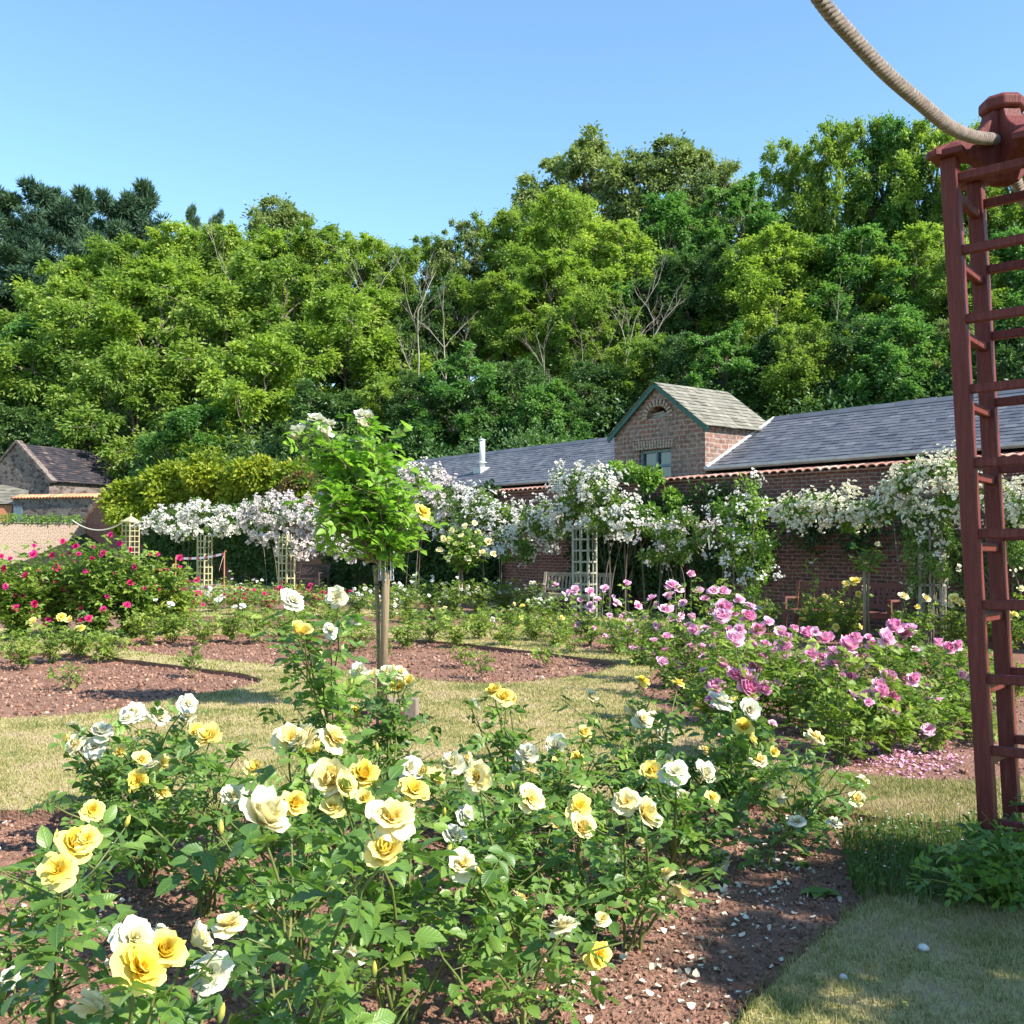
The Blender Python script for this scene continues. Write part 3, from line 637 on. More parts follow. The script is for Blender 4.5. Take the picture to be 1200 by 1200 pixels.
def petals(spots, mat, label, seed, bi):
    r = np.random.default_rng(seed); mb = MB()
    for (px, py, sx, sy, n) in spots:
        X = r.normal(px, sx, n); Y = r.normal(py, sy, n)
        P = np.array([gp(x, max(y, 700), -.04)[:2] for x, y in zip(X, Y)]); k = inside(P, BEDS[bi][1]); P = P[k]
        if not len(P): continue
        z = np.array([bed_z(x, y) for x, y in P]) + r.uniform(.006, .016, len(P)); m = len(P)
        D = rdir(r, m); D[:, 2] *= .3; nn = np.tile([0, 0, 1.], (m, 1)) + r.normal(0, .5, (m, 3)); C = np.zeros((m, 3)); C[:, 1] = r.uniform(0, 1, m)
        inst(mb, PET, np.c_[P, z], frames(D, nn), r.uniform(.008, .032, m), C)
    o = mb.build('fallen_petals', mat); tag(o, label, 'fallen petals', kind='stuff')
petals([(880, 1010, 40, 40, 150), (940, 1000, 30, 20, 40), (800, 1030, 40, 15, 90), (830, 1120, 30, 40, 45), (760, 1150, 60, 25, 60), (660, 1160, 40, 20, 40), (700, 1040, 60, 20, 70), (520, 1080, 50, 30, 60), (480, 1050, 30, 15, 40), (60, 1080, 60, 40, 70), (900, 1080, 30, 30, 35), (350, 1180, 60, 20, 30), (180, 985, 40, 20, 60), (880, 960, 40, 10, 40)], P_PETF, 'cream and white rose petals fallen on the foreground bed', 3, 0)
petals([(1060, 890, 30, 9, 420), (1075, 878, 60, 14, 420), (860, 850, 30, 18, 260), (1010, 880, 60, 18, 260), (840, 835, 30, 15, 60), (730, 755, 30, 4, 90), (930, 870, 60, 20, 80), (1000, 895, 50, 10, 80)], P_PINKF, 'pink rose petals fallen thickly beneath the pink rose bushes', 4, 4)

# grass blades
def grass(lo, hi, n, h, w, seed, extra=None):
    r = np.random.default_rng(seed); P = r.uniform(lo, hi, (n, 2))
    k = np.ones(len(P), bool); k &= (np.abs(P[:, 0]) < P[:, 1] * .53 + .5)
    for nm, poly, st in BEDS:
        if poly[:, 0].max() < lo[0] or poly[:, 0].min() > hi[0] or poly[:, 1].max() < lo[1] or poly[:, 1].min() > hi[1]: continue
        k &= ~inside(P, poly)
    P = P[k]; m = len(P)
    az = r.uniform(0, 6.28, m); hh = h * r.uniform(.5, 1.2, m); ln = r.uniform(.1, 1.1, m)
    d = np.stack([np.cos(az), np.sin(az)], -1); s = np.stack([-np.sin(az), np.cos(az)], -1) * (w * r.uniform(.6, 1.2, m))[:, None]
    V = np.zeros((m, 3, 3)); V[:, 0, :2] = P - s; V[:, 1, :2] = P + s; V[:, 2, :2] = P + d * (hh * ln)[:, None]; V[:, 2, 2] = hh
    return V, m, r
mb = MB()
for lo, hi, n, h, w, sd in [((.3, 2.8), (3.2, 5.4), 90000, .024, .0022, 1), ((.8, 5.3), (3.6, 7.5), 70000, .024, .0028, 2), ((-4.5, 6), (4.5, 9), 130000, .024, .0035, 3), ((-6, 9), (4.5, 13), 110000, .028, .005, 4), ((-9, 13), (7, 20), 90000, .032, .008, 5), ((-14, 20), (9, 30), 50000, .04, .014, 6)]:
    V, m, r = grass(lo, hi, n, h, w, sd); C = np.zeros((m, 3, 3)); C[..., 0] = r.uniform(0, 1, m)[:, None]
    mb.add(V.reshape(-1, 3), [np.arange(m * 3).reshape(-1, 3)], C.reshape(-1, 3))
tag(mb.build('lawn_grass', M['blade']), 'short dry mown grass blades on the lawn paths', 'grass', kind='stuff')
# longer turf fringe along the bed edges
mb = MB(); r = np.random.default_rng(9)
for bi, (nm, poly, st) in enumerate(BEDS[:5]):
    dens = 220 if bi == 0 else 60
    Pl = poly; Q = np.roll(poly, -1, 0)
    for a_, b_ in zip(Pl, Q):
        mid = (a_ + b_) / 2
        if abs(mid[0]) > mid[1] * .56 + .3 or mid[1] < 2.5: continue
        n = max(1, int(np.linalg.norm(b_ - a_) * dens * min(1, 5 / mid[1]) * r.uniform(.3, 1.5)))
        t = r.uniform(0, 1, (n, 1)); P = a_ + (b_ - a_) * t + r.normal(0, .018, (n, 2)); az = r.uniform(0, 6.28, n); h = r.uniform(.02, .055, n)
        d = np.stack([np.cos(az), np.sin(az)], -1); w = .0022 * max(1, mid[1] / 5); s = np.stack([-np.sin(az), np.cos(az)], -1) * w
        V = np.zeros((n, 3, 3)); V[:, 0, :2] = P - s; V[:, 1, :2] = P + s; V[:, 2, :2] = P + d * (h * r.uniform(.2, 1, n))[:, None]; V[:, 2, 2] = h; V[:, :2, 2] = -.01
        C = np.zeros((n, 3, 3)); C[..., 0] = r.uniform(-.6, .5, n)[:, None]; mb.add(V.reshape(-1, 3), [np.arange(n * 3).reshape(-1, 3)], C.reshape(-1, 3))
tag(mb.build('edge_grass', M['blade']), 'longer green grass fringe along the cut bed edges', 'grass', kind='stuff')

# ------------------------------------------------------------------ hill
def hill_r(x, y): return .45 * x + .893 * (y - 38)
def hill_z(x, y):
    r = hill_r(x, y); z = max(0, r - 4) * .5
    return min(z, 13 + (z - 13) * .25) if z > 13 else z
gx = np.arange(-110, 90, 2.5); gy = np.arange(26, 200, 2.5); X, Y = np.meshgrid(gx, gy)
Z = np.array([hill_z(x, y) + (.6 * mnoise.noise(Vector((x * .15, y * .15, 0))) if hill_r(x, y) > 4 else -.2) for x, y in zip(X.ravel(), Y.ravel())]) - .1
nx = len(gx); ny = len(gy); i = np.arange(ny - 1)[:, None] * nx; j = np.arange(nx - 1)[None]
Q = np.stack([i + j, i + j + 1, i + nx + j + 1, i + nx + j], -1).reshape(-1, 4)
zz = Z.copy(); keepq = (np.array([hill_r(x, y) for x, y in zip(X.ravel(), Y.ravel())]) > 1)[Q].all(1)
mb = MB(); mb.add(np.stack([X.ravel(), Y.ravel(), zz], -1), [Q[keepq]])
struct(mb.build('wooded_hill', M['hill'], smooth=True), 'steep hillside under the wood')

# ------------------------------------------------------------------ trees
DIA = (np.array([(0, 0, 0), (-.28, .5, .07), (0, 1, -.12), (.28, .5, .07)]), [np.array([[0, 3, 2, 1]])], None)
def crown_geo(seed, W, H, nl, leaf, base=.22, style='round', perc=150):
    """limbs and leaf clumps of a tree of height H and crown width W"""
    r = np.random.default_rng(seed); wood = MB(); lv = MB()
    tt = np.linspace(0, 1, 8)
    T = np.stack([W * .04 * np.sin(tt * 3 + seed), W * .04 * np.cos(tt * 4 + seed), tt * H * .8], -1); T[0] = (0, 0, -.4)
    tube(wood, T, np.linspace(H * .012, H * .003, 8), 7)
    lobes = []; nlobe = {'round': 34, 'airy': 34, 'dense': 38, 'tall': 36}[style]
    for k in range(nlobe):
        u_ = (k + r.uniform(0, 1)) / nlobe; z = base + (1 - base) * (.03 + .93 * u_); e = (min(1, .55 + 1.6 * u_) if u_ < .3 else 1) * max(.1, 1 - max(0, u_ - .45) ** 1.9 / .42) ** .8
        a = k * 2.4 + r.uniform(-.4, .4); q = W * .5 * e * r.uniform(.4, .88)
        rad = W * r.uniform(.12, .21) * (.8 if style == 'airy' else 1) * (1 - .25 * u_)
        lobes.append((np.array([math.cos(a) * q, math.sin(a) * q, min(z * H, H - rad * .9)]), rad))
    lobes.append((np.array([0, 0, H - W * .13]), W * .13))
    for c, rad in lobes:
        t0 = np.clip(c[2] / H - r.uniform(.1, .3), .1, .75); f = t0 / .8 * 7; i = min(6, int(f)); p0 = T[i] + (T[i + 1] - T[i]) * (f - i)
        P = bez(p0, p0 * .3 + c * .7 - np.array([0, 0, rad * .4]), c, 7); P[1:-1] += r.normal(0, W * .008, (5, 3))
        tube(wood, P, np.linspace(H * .0045, H * .0013, 7), 5, None, False)
        ncl = max(4, int(perc * (rad / (W * .15)) ** 2 / 15))
        for q in range(ncl):
            d = rdir(r, 1)[0]; d[2] = d[2] + .15
            cc = c + d * rad * r.uniform(.45, 1.08) * (1, 1, .85)[0]
            if q % 3 == 0:
                Pq = bez(c, (c + cc) / 2 + r.normal(0, rad * .1, 3), cc, 4); tube(wood, Pq, np.linspace(H * .0022, H * .001, 4), 3, None, False)
            cr = rad * r.uniform(.22, .42)
            n = int(nl * .62 * r.uniform(.7, 1.3)); v = rdir(r, n); rr = cr * np.clip(np.abs(r.normal(0, .62, n)) + .12, 0, 1.9)
            pos = cc + v * rr[:, None] * np.array([1.05, 1.05, .95 if style != 'tall' else 1.25])
            outw = unit(pos - c) * .6 + v * .6 + r.normal(0, .35, (n, 3))
            ax = unit(outw); ax[:, 2] -= .35; nn = np.tile([0, 0, 1.], (n, 1)) * .7 + v * .5 + r.normal(0, .4, (n, 3))
            C = np.zeros((n, 3)); C[:, 0] = np.clip(r.normal(.5 + r.normal(0, .12), .18, n), 0, 1)
            inst(lv, DIA, pos, frames(ax, nn), leaf * r.uniform(.6, 1.3, n), C)
    return wood, lv
def pine_geo(seed, W, H):
    r = np.random.default_rng(seed); wood = MB(); lv = MB()
    T = np.array([(0, 0, -.4), (.1, 0, H * .5), (0, .1, H * .98)]); T = bez(*T, 8); tube(wood, T, np.linspace(H * .018, H * .003, 8), 6)
    for k in range(46):
        t = .28 + .7 * (k / 46) + r.uniform(-.01, .01); a = r.uniform(0, 6.28); L = W * .5 * (1 - max(0, t - .45) / .62) ** .8 * r.uniform(.65, 1.1) * (1 if t > .4 else .8)
        p0 = np.array([0, 0, t * H]); e = p0 + np.array([math.cos(a) * L, math.sin(a) * L, L * r.uniform(.1, .4)])
        P = bez(p0, (p0 + e) / 2 - np.array([0, 0, L * .08]), e, 5); tube(wood, P, np.linspace(H * .005, H * .0015, 5), 4, None, False)
        for q in range(7):
            c = P[0] + (P[-1] - P[0]) * r.uniform(.3, 1.05) + r.normal(0, L * .09, 3) + np.array([0, 0, .1]); n = 75
            v = rdir(r, n); pos = c + v * r.uniform(.05, .45, (n, 1)) * [1, 1, .6]; ax = v + [0, 0, .5]
            C = np.zeros((n, 3)); C[:, 0] = np.clip(r.normal(.45, .2, n), 0, 1)
            inst(lv, DIA, pos, frames(ax, rdir(r, n)), np.stack([r.uniform(.1, .2, n), r.uniform(.3, .5, n), r.uniform(.1, .2, n)], -1), C)
    return wood, lv
def bare_geo(seed, H):
    r = np.random.default_rng(seed); wood = MB()
    def br(p, d, L, rad, lvl):
        n = 6; P = [p]
        for i in range(n - 1): d = unit(d + r.normal(0, .12, 3) + [0, 0, .04]); P.append(P[-1] + d * L / (n - 1))
        tube(wood, P, np.linspace(rad, rad * .45, n), 5 if lvl < 2 else 3, None, False)
        if lvl < 3:
            for k in range(5 if lvl == 0 else 4):
                i = r.integers(1, n); a = r.uniform(0, 6.28); dd = unit(d + np.array([math.cos(a), math.sin(a), .1]) * r.uniform(.4, .8)); br(P[i], dd, L * r.uniform(.35, .6), rad * .45, lvl + 1)
    br(np.array([0, 0, -.3]), np.array([0, 0, 1.]), H * .75, H * .0075, 0)
    return wood
TREE = {}
def tree_meshes():
    spec = {'ash': [(101, 8, 14, 'round', .24, 300), (102, 8, 14, 'dense', .23, 270), (103, 8, 14, 'tall', .24, 290)],
            'lime': [(104, 8, 14, 'round', .26, 290), (105, 8, 14, 'dense', .25, 260)],
            'green': [(106, 8, 14, 'dense', .28, 250), (107, 8, 14, 'round', .28, 280)],
            'dark': [(108, 8, 14, 'dense', .26, 250), (109, 8, 14, 'tall', .26, 260)],
            'grey': [(111, 8, 14, 'dense', .26, 260), (110, 8, 14, 'airy', .24, 230)]}
    for k, L in spec.items():
        TREE[k] = []
        for (sd, W, H, sty, lf, nl) in L:
            w, l = crown_geo(sd, W, H, nl, lf * .92, .06 if k in ('dark', 'green') else .12, sty)
            TREE[k].append((mesh_of('trunk', w, M['bark'], True), mesh_of('crown', l, M['t_' + k])))
    TREE['pine'] = []
    for sd in (120, 121):
        w, l = pine_geo(sd, 8, 14); TREE['pine'].append((mesh_of('trunk', w, M['bark'], True), mesh_of('crown', l, M['t_pine'])))
tree_meshes()
LM = [(-40, 'at the left edge, above the barn gable'), (60, 'above the old barn roof'), (120, 'above the far end of the barn'), (170, 'above the left of the golden hedge'), (225, 'above the middle of the golden hedge'),
      (280, 'above the right of the golden hedge'), (330, 'left of the tall standard rose'), (385, 'above the tall standard rose'), (435, 'right of the tall standard rose'), (485, "above the slate roof's left end"),
      (530, 'just left of the metal flue'), (575, 'straight above the metal flue'), (620, 'right of the metal flue'), (660, 'midway from flue to gable'), (705, 'just left of the brick gable'), (755, "above the brick gable's peak"),
      (800, "above the gable's right slope"), (850, 'just right of the brick gable'), (895, 'above the start of the right slate roof'), (940, 'above the wide slate roof'), (985, 'right of the wide slate roof middle'), (1030, 'below the sweep of rope'),
      (1085, 'left of the red tower'), (1130, 'behind the red tower'), (1175, 'at the right edge, behind the tower rungs')]
KN = {'ash': 'light green ash tree', 'lime': 'bright yellow-green tree', 'green': 'mid green broadleaf tree', 'dark': 'dark green tree', 'grey': 'grey-green tree', 'pine': 'dark pine tree'}
ROW = {0: 'on the skyline', 1: 'high on the slope', 2: 'halfway up the slope', 3: 'low on the slope'}
cnt = {}; used = {}
def tree(px, top, wpx, rp, kind, row):
    k = (px - 600) / F; Y = (rp + 33.93) / (.45 * k + .893); X = k * Y
    zg = hill_z(X, Y); ztop = CAMZ + (HOR - top) * Y / F; H = max(4, ztop - zg); W = wpx * Y / F
    i = cnt.get(kind, 0); cnt[kind] = i + 1
    lm = [b for a_, b in LM if a_ <= px + 5][-1]
    lab = f"{KN[kind]} {ROW[row]} {lm}"
    q = used.get(lab, 0); used[lab] = q + 1
    if q: lab = f"{KN[kind]}, {'fuller' if wpx > 110 else 'slimmer'} one, {ROW[row]} {lm}"
    root = empty('pine_tree' if kind == 'pine' else 'woodland_tree', (X, Y, zg), lab, 'tree', 'pine trees on the skyline' if kind == 'pine' else 'trees of the hillside wood')
    tr, cr = TREE[kind][i % len(TREE[kind])]
    for nm, me in (('trunk', tr), ('crown', cr)): link(nm, me, root)
    W *= 1.12
    sz = max(H / 14, .8 * W / 8) if kind != 'pine' else H / 14
    root.location.z = ztop - 13.6 * sz
    root.rotation_euler = (0, 0, (i * 1.7 + px) % 6.28); root.scale = (W / 8, W / 8, sz)
TR = [(2, 232, 130, 52, 'pine', 0), (45, 222, 120, 54, 'pine', 0), (88, 232, 120, 56, 'pine', 0), (124, 236, 100, 52, 'pine', 0), (160, 224, 120, 54, 'pine', 0), (20, 300, 150, 46, 'pine', 1), (222, 247, 40, 50, 'pine', 0), (251, 254, 36, 52, 'pine', 0),
      (330, 240, 135, 48, 'grey', 0),
      (20, 375, 130, 34, 'ash', 1), (85, 305, 140, 34, 'lime', 0), (150, 283, 150, 36, 'ash', 0), (212, 268, 140, 37, 'lime', 0), (268, 268, 140, 35, 'ash', 0), (325, 278, 130, 34, 'lime', 0), (375, 272, 120, 36, 'ash', 0), (425, 275, 110, 34, 'lime', 0), (462, 292, 90, 34, 'ash', 0),
      (30, 395, 190, 25, 'green', 2), (105, 335, 200, 26, 'ash', 2), (190, 318, 190, 28, 'lime', 2), (262, 345, 190, 25, 'ash', 2), (335, 312, 190, 28, 'ash', 2), (408, 340, 180, 25, 'lime', 2), (455, 352, 130, 27, 'ash', 2), (150, 420, 190, 19, 'ash', 3), (300, 405, 190, 19, 'lime', 3),
      (12, 478, 130, 19, 'dark', 3), (85, 500, 120, 17, 'dark', 3), (235, 478, 130, 15, 'green', 3), (385, 462, 150, 16, 'dark', 3), (445, 450, 120, 18, 'ash', 3),
      (505, 280, 100, 38, 'ash', 0), (545, 262, 90, 37, 'grey', 0), (585, 255, 90, 38, 'ash', 0), (625, 240, 100, 37, 'ash', 0), (660, 225, 110, 33, 'lime', 1),
      (688, 166, 160, 48, 'grey', 0), (745, 185, 140, 47, 'grey', 0), (800, 168, 150, 48, 'grey', 0), (845, 190, 110, 46, 'grey', 0), (630, 215, 90, 48, 'grey', 0),
      (790, 235, 120, 37, 'green', 1), (725, 260, 120, 32, 'lime', 1), (870, 215, 120, 38, 'green', 0), (935, 168, 100, 44, 'ash', 0), (990, 148, 110, 43, 'ash', 0), (1045, 150, 110, 44, 'green', 0), (1100, 138, 110, 43, 'lime', 0), (1150, 150, 120, 42, 'ash', 0), (1200, 140, 130, 43, 'ash', 0),
      (500, 345, 90, 28, 'dark', 2), (540, 330, 120, 30, 'ash', 2), (600, 315, 110, 29, 'ash', 2), (650, 300, 120, 28, 'lime', 2), (700, 345, 120, 26, 'ash', 2), (755, 330, 110, 30, 'green', 2), (800, 300, 110, 30, 'dark', 2), (850, 290, 110, 29, 'dark', 2), (905, 270, 130, 28, 'lime', 2), (960, 290, 110, 30, 'green', 2), (1015, 270, 130, 29, 'green', 2), (1080, 270, 130, 30, 'lime', 2), (1140, 290, 120, 28, 'ash', 2), (1195, 280, 130, 29, 'green', 2),
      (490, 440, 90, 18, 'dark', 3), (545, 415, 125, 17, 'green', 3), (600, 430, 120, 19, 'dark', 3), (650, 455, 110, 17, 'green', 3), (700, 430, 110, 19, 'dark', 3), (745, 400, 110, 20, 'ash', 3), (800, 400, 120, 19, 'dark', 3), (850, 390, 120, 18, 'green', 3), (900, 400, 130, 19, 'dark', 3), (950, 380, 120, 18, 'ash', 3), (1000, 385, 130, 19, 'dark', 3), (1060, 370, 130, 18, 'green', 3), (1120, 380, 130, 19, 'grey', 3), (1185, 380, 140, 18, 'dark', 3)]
for t in TR: tree(*t)
# bare pale trees among the leaves
BG = [bare_geo(200 + i, 10) for i in range(3)]; BGm = [mesh_of('bare_branches', b, M['bark_pale'], True) for b in BG]
for i, (px, top, rp, lab) in enumerate([(487, 312, 23, "bare pale tree in the dark gap left of the flue"), (520, 335, 24, 'bare pale tree leaning beside the dark gap above the slate roof'), (560, 395, 22, 'thin bare trunks standing above the flue'), (640, 385, 22, 'leafless pale tree high above the slate roof'), (672, 400, 21, 'slender leafless tree left of the brick gable, nearest it'), (720, 330, 23, 'leafless tree standing above the gable left slope'),
      (765, 335, 24, 'bare silver tree above the gable peak'), (1000, 350, 22, 'bare branching tree above the wide slate roof'), (315, 300, 31, 'bare grey branches high above the golden hedge'), (440, 300, 31, 'bare twigs near the dip in the skyline'), (905, 370, 22, 'bare crooked tree right of the brick gable')]):
    k = (px - 600) / F; Y = (rp + 33.93) / (.45 * k + .893); X = k * Y; zg = hill_z(X, Y); H = CAMZ + (HOR - top) * Y / F - zg
    o = link('bare_tree', BGm[i % 3]); o.location = (X, Y, zg); o.rotation_euler = (0, 0, i * 1.3); o.scale = (H / 10,) * 3; tag(o, lab, 'tree', 'leafless trees in the wood')

# generic leaf mass (shrubs, climbers)
def mass(mb, c, rad, n, leaf, r, shell=.55, T=None, hue=.5):
    v = rdir(r, n); rr = r.uniform(shell, 1.0, n) ** .7
    # lumpy surface
    ph = r.uniform(0, 6.28, 6); bump = 1 + .16 * np.sin(v[:, 0] * 5 + ph[0]) * np.sin(v[:, 1] * 6 + ph[1]) + .14 * np.sin(v[:, 2] * 7 + ph[2]) * np.sin(v[:, 0] * 9 + ph[3])
    pos = c + v * (rr * bump)[:, None] * rad
    ax = unit(v + r.normal(0, .6, (n, 3))); ax[:, 2] -= .2; nn = v * .6 + r.normal(0, .5, (n, 3)) + [0, 0, .5]
    C = np.zeros((n, 3)); C[:, 0] = np.clip(r.normal(hue, .22, n), 0, 1)
    if T is None: inst(mb, DIA, pos, frames(ax, nn), leaf * r.uniform(.6, 1.3, n), C)
    else:
        sel = r.integers(len(T), size=n)
        for q, t in enumerate(T): k = sel == q; inst(mb, t, pos[k], frames(ax, nn)[k], leaf * r.uniform(.6, 1.3, n)[k], C[k])
# undergrowth at the foot of the wood
r = np.random.default_rng(77); mb = MB()
for i in range(90):
    px = r.uniform(180, 1280); rp = r.uniform(6, 20); k = (px - 600) / F; Y = (rp + 33.93) / (.45 * k + .893); X = k * Y
    mass(mb, np.array([X, Y, hill_z(X, Y) + .8]), np.array([2.6, 2.6, 1.9]), 700, .25, r)
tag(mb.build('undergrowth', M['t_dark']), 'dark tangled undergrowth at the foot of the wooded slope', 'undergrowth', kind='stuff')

# ------------------------------------------------------------------ walls and buildings
UX, UY = .607, -.7947
RZ = math.atan2(UY, UX)
W0 = (0, 27.3, 0)
def wp(s, r=0, z=0): return np.array([UX * s - UY * r, 27.3 + UY * s + UX * r, z])
def slates(mb, s0, s1, r0, z0, r1, z1, course=.22, tw=.28, th=.018, seed=1, axis='s', wob=.0):
    """rows of lapped slates on the slope from (r0,z0) eave to (r1,z1) ridge; s along the wall"""
    rr = np.random.default_rng(seed); L = math.hypot(r1 - r0, z1 - z0); n = max(1, int(round(L / course))); 
    dr, dz = (r1 - r0) / n, (z1 - z0) / n; nr, nz = -(z1 - z0) / L, (r1 - r0) / L
    if nz < 0: nr, nz = -nr, -nz
    for k in range(n):
        off = rr.uniform(0, tw); xs = np.arange(s0 - off, s1, tw)
        for x in xs:
            a_ = max(s0, x + .002); b_ = min(s1, x + tw - .004)
            if b_ - a_ < .02: continue
            t0 = k; t1 = k + 1.15 if k < n - 1 else k + 1
            lift = th * (1 + rr.uniform(-.3, .5)); sag = wob * math.sin((a_ - s0) * 1.3) 
            pts = []
            for (t, h) in ((t0, lift), (t1, .003)):
                pr, pz = r0 + dr * t, z0 + dz * t + sag
                for hh in (h, h - .012): pts.append((pr + nr * hh, pz + nz * hh))
            V = [(x_, p[0], p[1]) if axis == 's' else (p[0], x_, p[1]) for x_ in (a_, b_) for p in pts]
            # order: (a: t0top,t0bot,t1top,t1bot),(b:...)
            mb.add(V, [BOXF], (float(np.clip(rr.normal(.45, .2), 0, 1)), 0, 0))
def pantiles(mb, s0, s1, r0, r1, z0, z1, pitch=.26, seed=2):
    """half-round coping tiles laid across the wall top, ridge at r0 side high"""
    rr = np.random.default_rng(seed); s = s0
    while s < s1:
        a = np.linspace(0, math.pi, 7); w = pitch * .56
        c = float(np.clip(rr.normal(.5, .22), 0, 1)); V = []
        z_0 = z0(s) if callable(z0) else z0; z_1 = z_0 + (z1 - (z0 if not callable(z0) else 0)) if not callable(z0) else z_0 + z1
        for (rq, zq, ww) in ((r0, z_0, w), (r1, z_1, w * .86)):
            for R2 in (1, .8):
                for q in a: V.append((s + math.cos(q) * ww * R2, rq, zq + math.sin(q) * ww * .75 * R2))
        n = 7; i = np.arange(n - 1)
        Fq = [np.stack([i, i + 1, i + 1 + 2 * n, i + 2 * n], -1), np.stack([i + n + 1, i + n, i + 3 * n, i + 3 * n + 1], -1), np.stack([i + 1, i, i + n, i + n + 1], -1), np.stack([i + 2 * n, i + 2 * n + 1, i + 3 * n + 1, i + 3 * n], -1)]
        mb.add(V, Fq, (c, 0, 0)); s += pitch

SL = -41.1      # left corner of the main wall
root = empty('garden_wall', W0, 'long old brick garden wall with terracotta tile coping behind the climbing roses', 'wall', rotz=RZ)
def wtop(s):
    if s < SL + 2.5: return 2.95 + .9 * (s - SL) / 2.5
    if s < SL + 4.5: return 3.85
    return 2.95
mb = MB()
ss = sorted(set([SL, SL + 2.5, SL + 4.5, SL + 4.5001] + list(np.arange(SL + 4.5, 17, 3.0)) + [17.0]))
for a_, b_ in zip(ss, ss[1:]):
    if b_ - a_ < .01: continue
    za, zb = wtop(a_ + .001), wtop(b_ - .001); V = []
    for x, zt in ((a_, za), (b_, zb)):
        for y in (0, .36):
            for z in (-.3, zt): V.append((x, y, z))
    mb.add(V, [BOXF])
mb.build('brickwork', M['brick'], root)
mb = MB(); pantiles(mb, SL + 4.6, 17, -.1, .42, 2.965, 3.06, .2); box(mb, SL + 4.6, 17, -.06, .40, 2.952, 2.985, (.3, 0, 0))
mb.build('coping', M['tile'], root)
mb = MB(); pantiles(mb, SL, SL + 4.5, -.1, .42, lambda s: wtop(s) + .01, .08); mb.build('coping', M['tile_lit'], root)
# side wall at the left, sunlit
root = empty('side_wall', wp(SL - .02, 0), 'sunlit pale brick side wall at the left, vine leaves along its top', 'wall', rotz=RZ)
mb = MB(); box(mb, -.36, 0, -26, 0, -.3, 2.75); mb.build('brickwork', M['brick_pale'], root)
mb = MB(); box(mb, -.42, .06, -26, -.002, 2.752, 2.83, (.6, 0, 0)); mb.build('coping', M['stone_slate'], root)
r = np.random.default_rng(12); mb = MB()
for k in range(26): mass(mb, np.array([-.1, -.6 - k * .42 + r.normal(0, .1), 2.98 + r.normal(0, .05)]), np.array([.35, .35, .24]), 130, .13, r)
vn = mb.build('vine', M['leaf_clb']); vn.location = tuple(wp(SL - .02, 0)); vn.rotation_euler = (0, 0, RZ); tag(vn, 'green vine running along the top of the sunlit side wall', 'vine')

# long slate roofed building with gabled wing
root = empty('slate_roofed_building', W0, 'low brick building with long grey slate roof and a gabled wing behind the wall', 'building', rotz=RZ)
EV, RG, RR0, RR1 = 3.24, 4.50, .42, 2.75
mb = MB(); box(mb, -13, 3.6, .6, 5.0, -.3, 3.1); box(mb, 6.4, 19, .6, 5.0, -.3, 3.1); mb.build('wall', M['brick'], root)
for a_, b_, sd in ((-13, 3.535, 3), (6.485, 19, 4)):
    mb = MB(); slates(mb, a_, b_, RR0, EV, RR1, RG, .155, .21, .013, sd)
    # under-deck and rear slope
    V = [(x, y, z) for x in (a_, b_) for (y, z) in ((RR0, EV - .03), (RR1, RG - .03), (5.1, EV - .03), (RR1, EV - .3))]
    mb.add(V, [[[0, 1, 2, 3], [4, 7, 6, 5], [0, 4, 5, 1], [1, 5, 6, 2], [2, 6, 7, 3], [3, 7, 4, 0]]], (.4, 0, 0))
    rf = mb.build('roof', M['slate'], root)
    mb = MB(); rr = np.random.default_rng(sd); x = a_
    while x < b_ - .1:
        e = min(b_, x + .45); w = rr.uniform(-.008, .008)
        prism(mb, [(-.15, -.075), (0, .035 + w), (.15, -.075), (.15, -.1), (0, 0), (-.15, -.1)], np.array([(x + e) / 2, RR1, RG + .02]), (0, 1, 0), (0, 0, 1), (e - x - .012, 0, 0), (float(rr.uniform(.1, .6)), 0, 0)); x += .45
    mb.build('ridge_tiles', M['slate'], rf)
    mb = MB(); prism(mb, [(-.06, 0), (-.06, -.05), (0, -.09), (.06, -.05), (.06, 0), (.045, 0), (0, -.06), (-.045, 0)], np.array([(a_ + b_) / 2, RR0 - .05, EV + .035]), (0, 1, 0), (0, 0, 1), (b_ - a_ - .01, 0, 0))
    mb.build('gutter', M['lead'], root)
# gabled wing
gs0, gs1, gr0, gr1, ge, ga = 3.56, 6.46, .40, 2.72, 4.22, 5.27; gm = (gs0 + gs1) / 2
wing = MB(); ZL = -.3
ac, aw, az = gm + .02, .33, 4.50   # arched opening
wx0, wx1, wz0, wz1 = gm - .62, gm + .42, 3.0, 3.78
# front gable with openings: fan of quads around the holes (thickness by reveal boxes)
arch = [(ac + aw * math.cos(t), az + aw * .8 * math.sin(t)) for t in np.linspace(0, math.pi, 11)]
outer = [Vector(p) for p in ((gs0, ZL), (gs1, ZL), (gs1, ge), (gm, ga), (gs0, ge))]; pts = outer + [Vector(p) for p in arch] + [Vector(p) for p in ((wx0, wz0), (wx1, wz0), (wx1, wz1), (wx0, wz1))]
ed = [(i, (i + 1) % 5) for i in range(5)] + [(5 + i, 5 + (i + 1) % 11) for i in range(11)] + [(16 + i, 16 + (i + 1) % 4) for i in range(4)]
vo, _, fo, *_ = delaunay_2d_cdt(pts, ed, [], 1, 1e-6); vo = np.array([[v.x, v.y] for v in vo]); fo = np.array(fo); cen = vo[fo].mean(1)
k = ~inside(cen, np.array(arch)) & ~((cen[:, 0] > wx0) & (cen[:, 0] < wx1) & (cen[:, 1] > wz0) & (cen[:, 1] < wz1))
wing.add(np.stack([vo[:, 0], np.full(len(vo), gr0), vo[:, 1]], -1), [fo[k]])
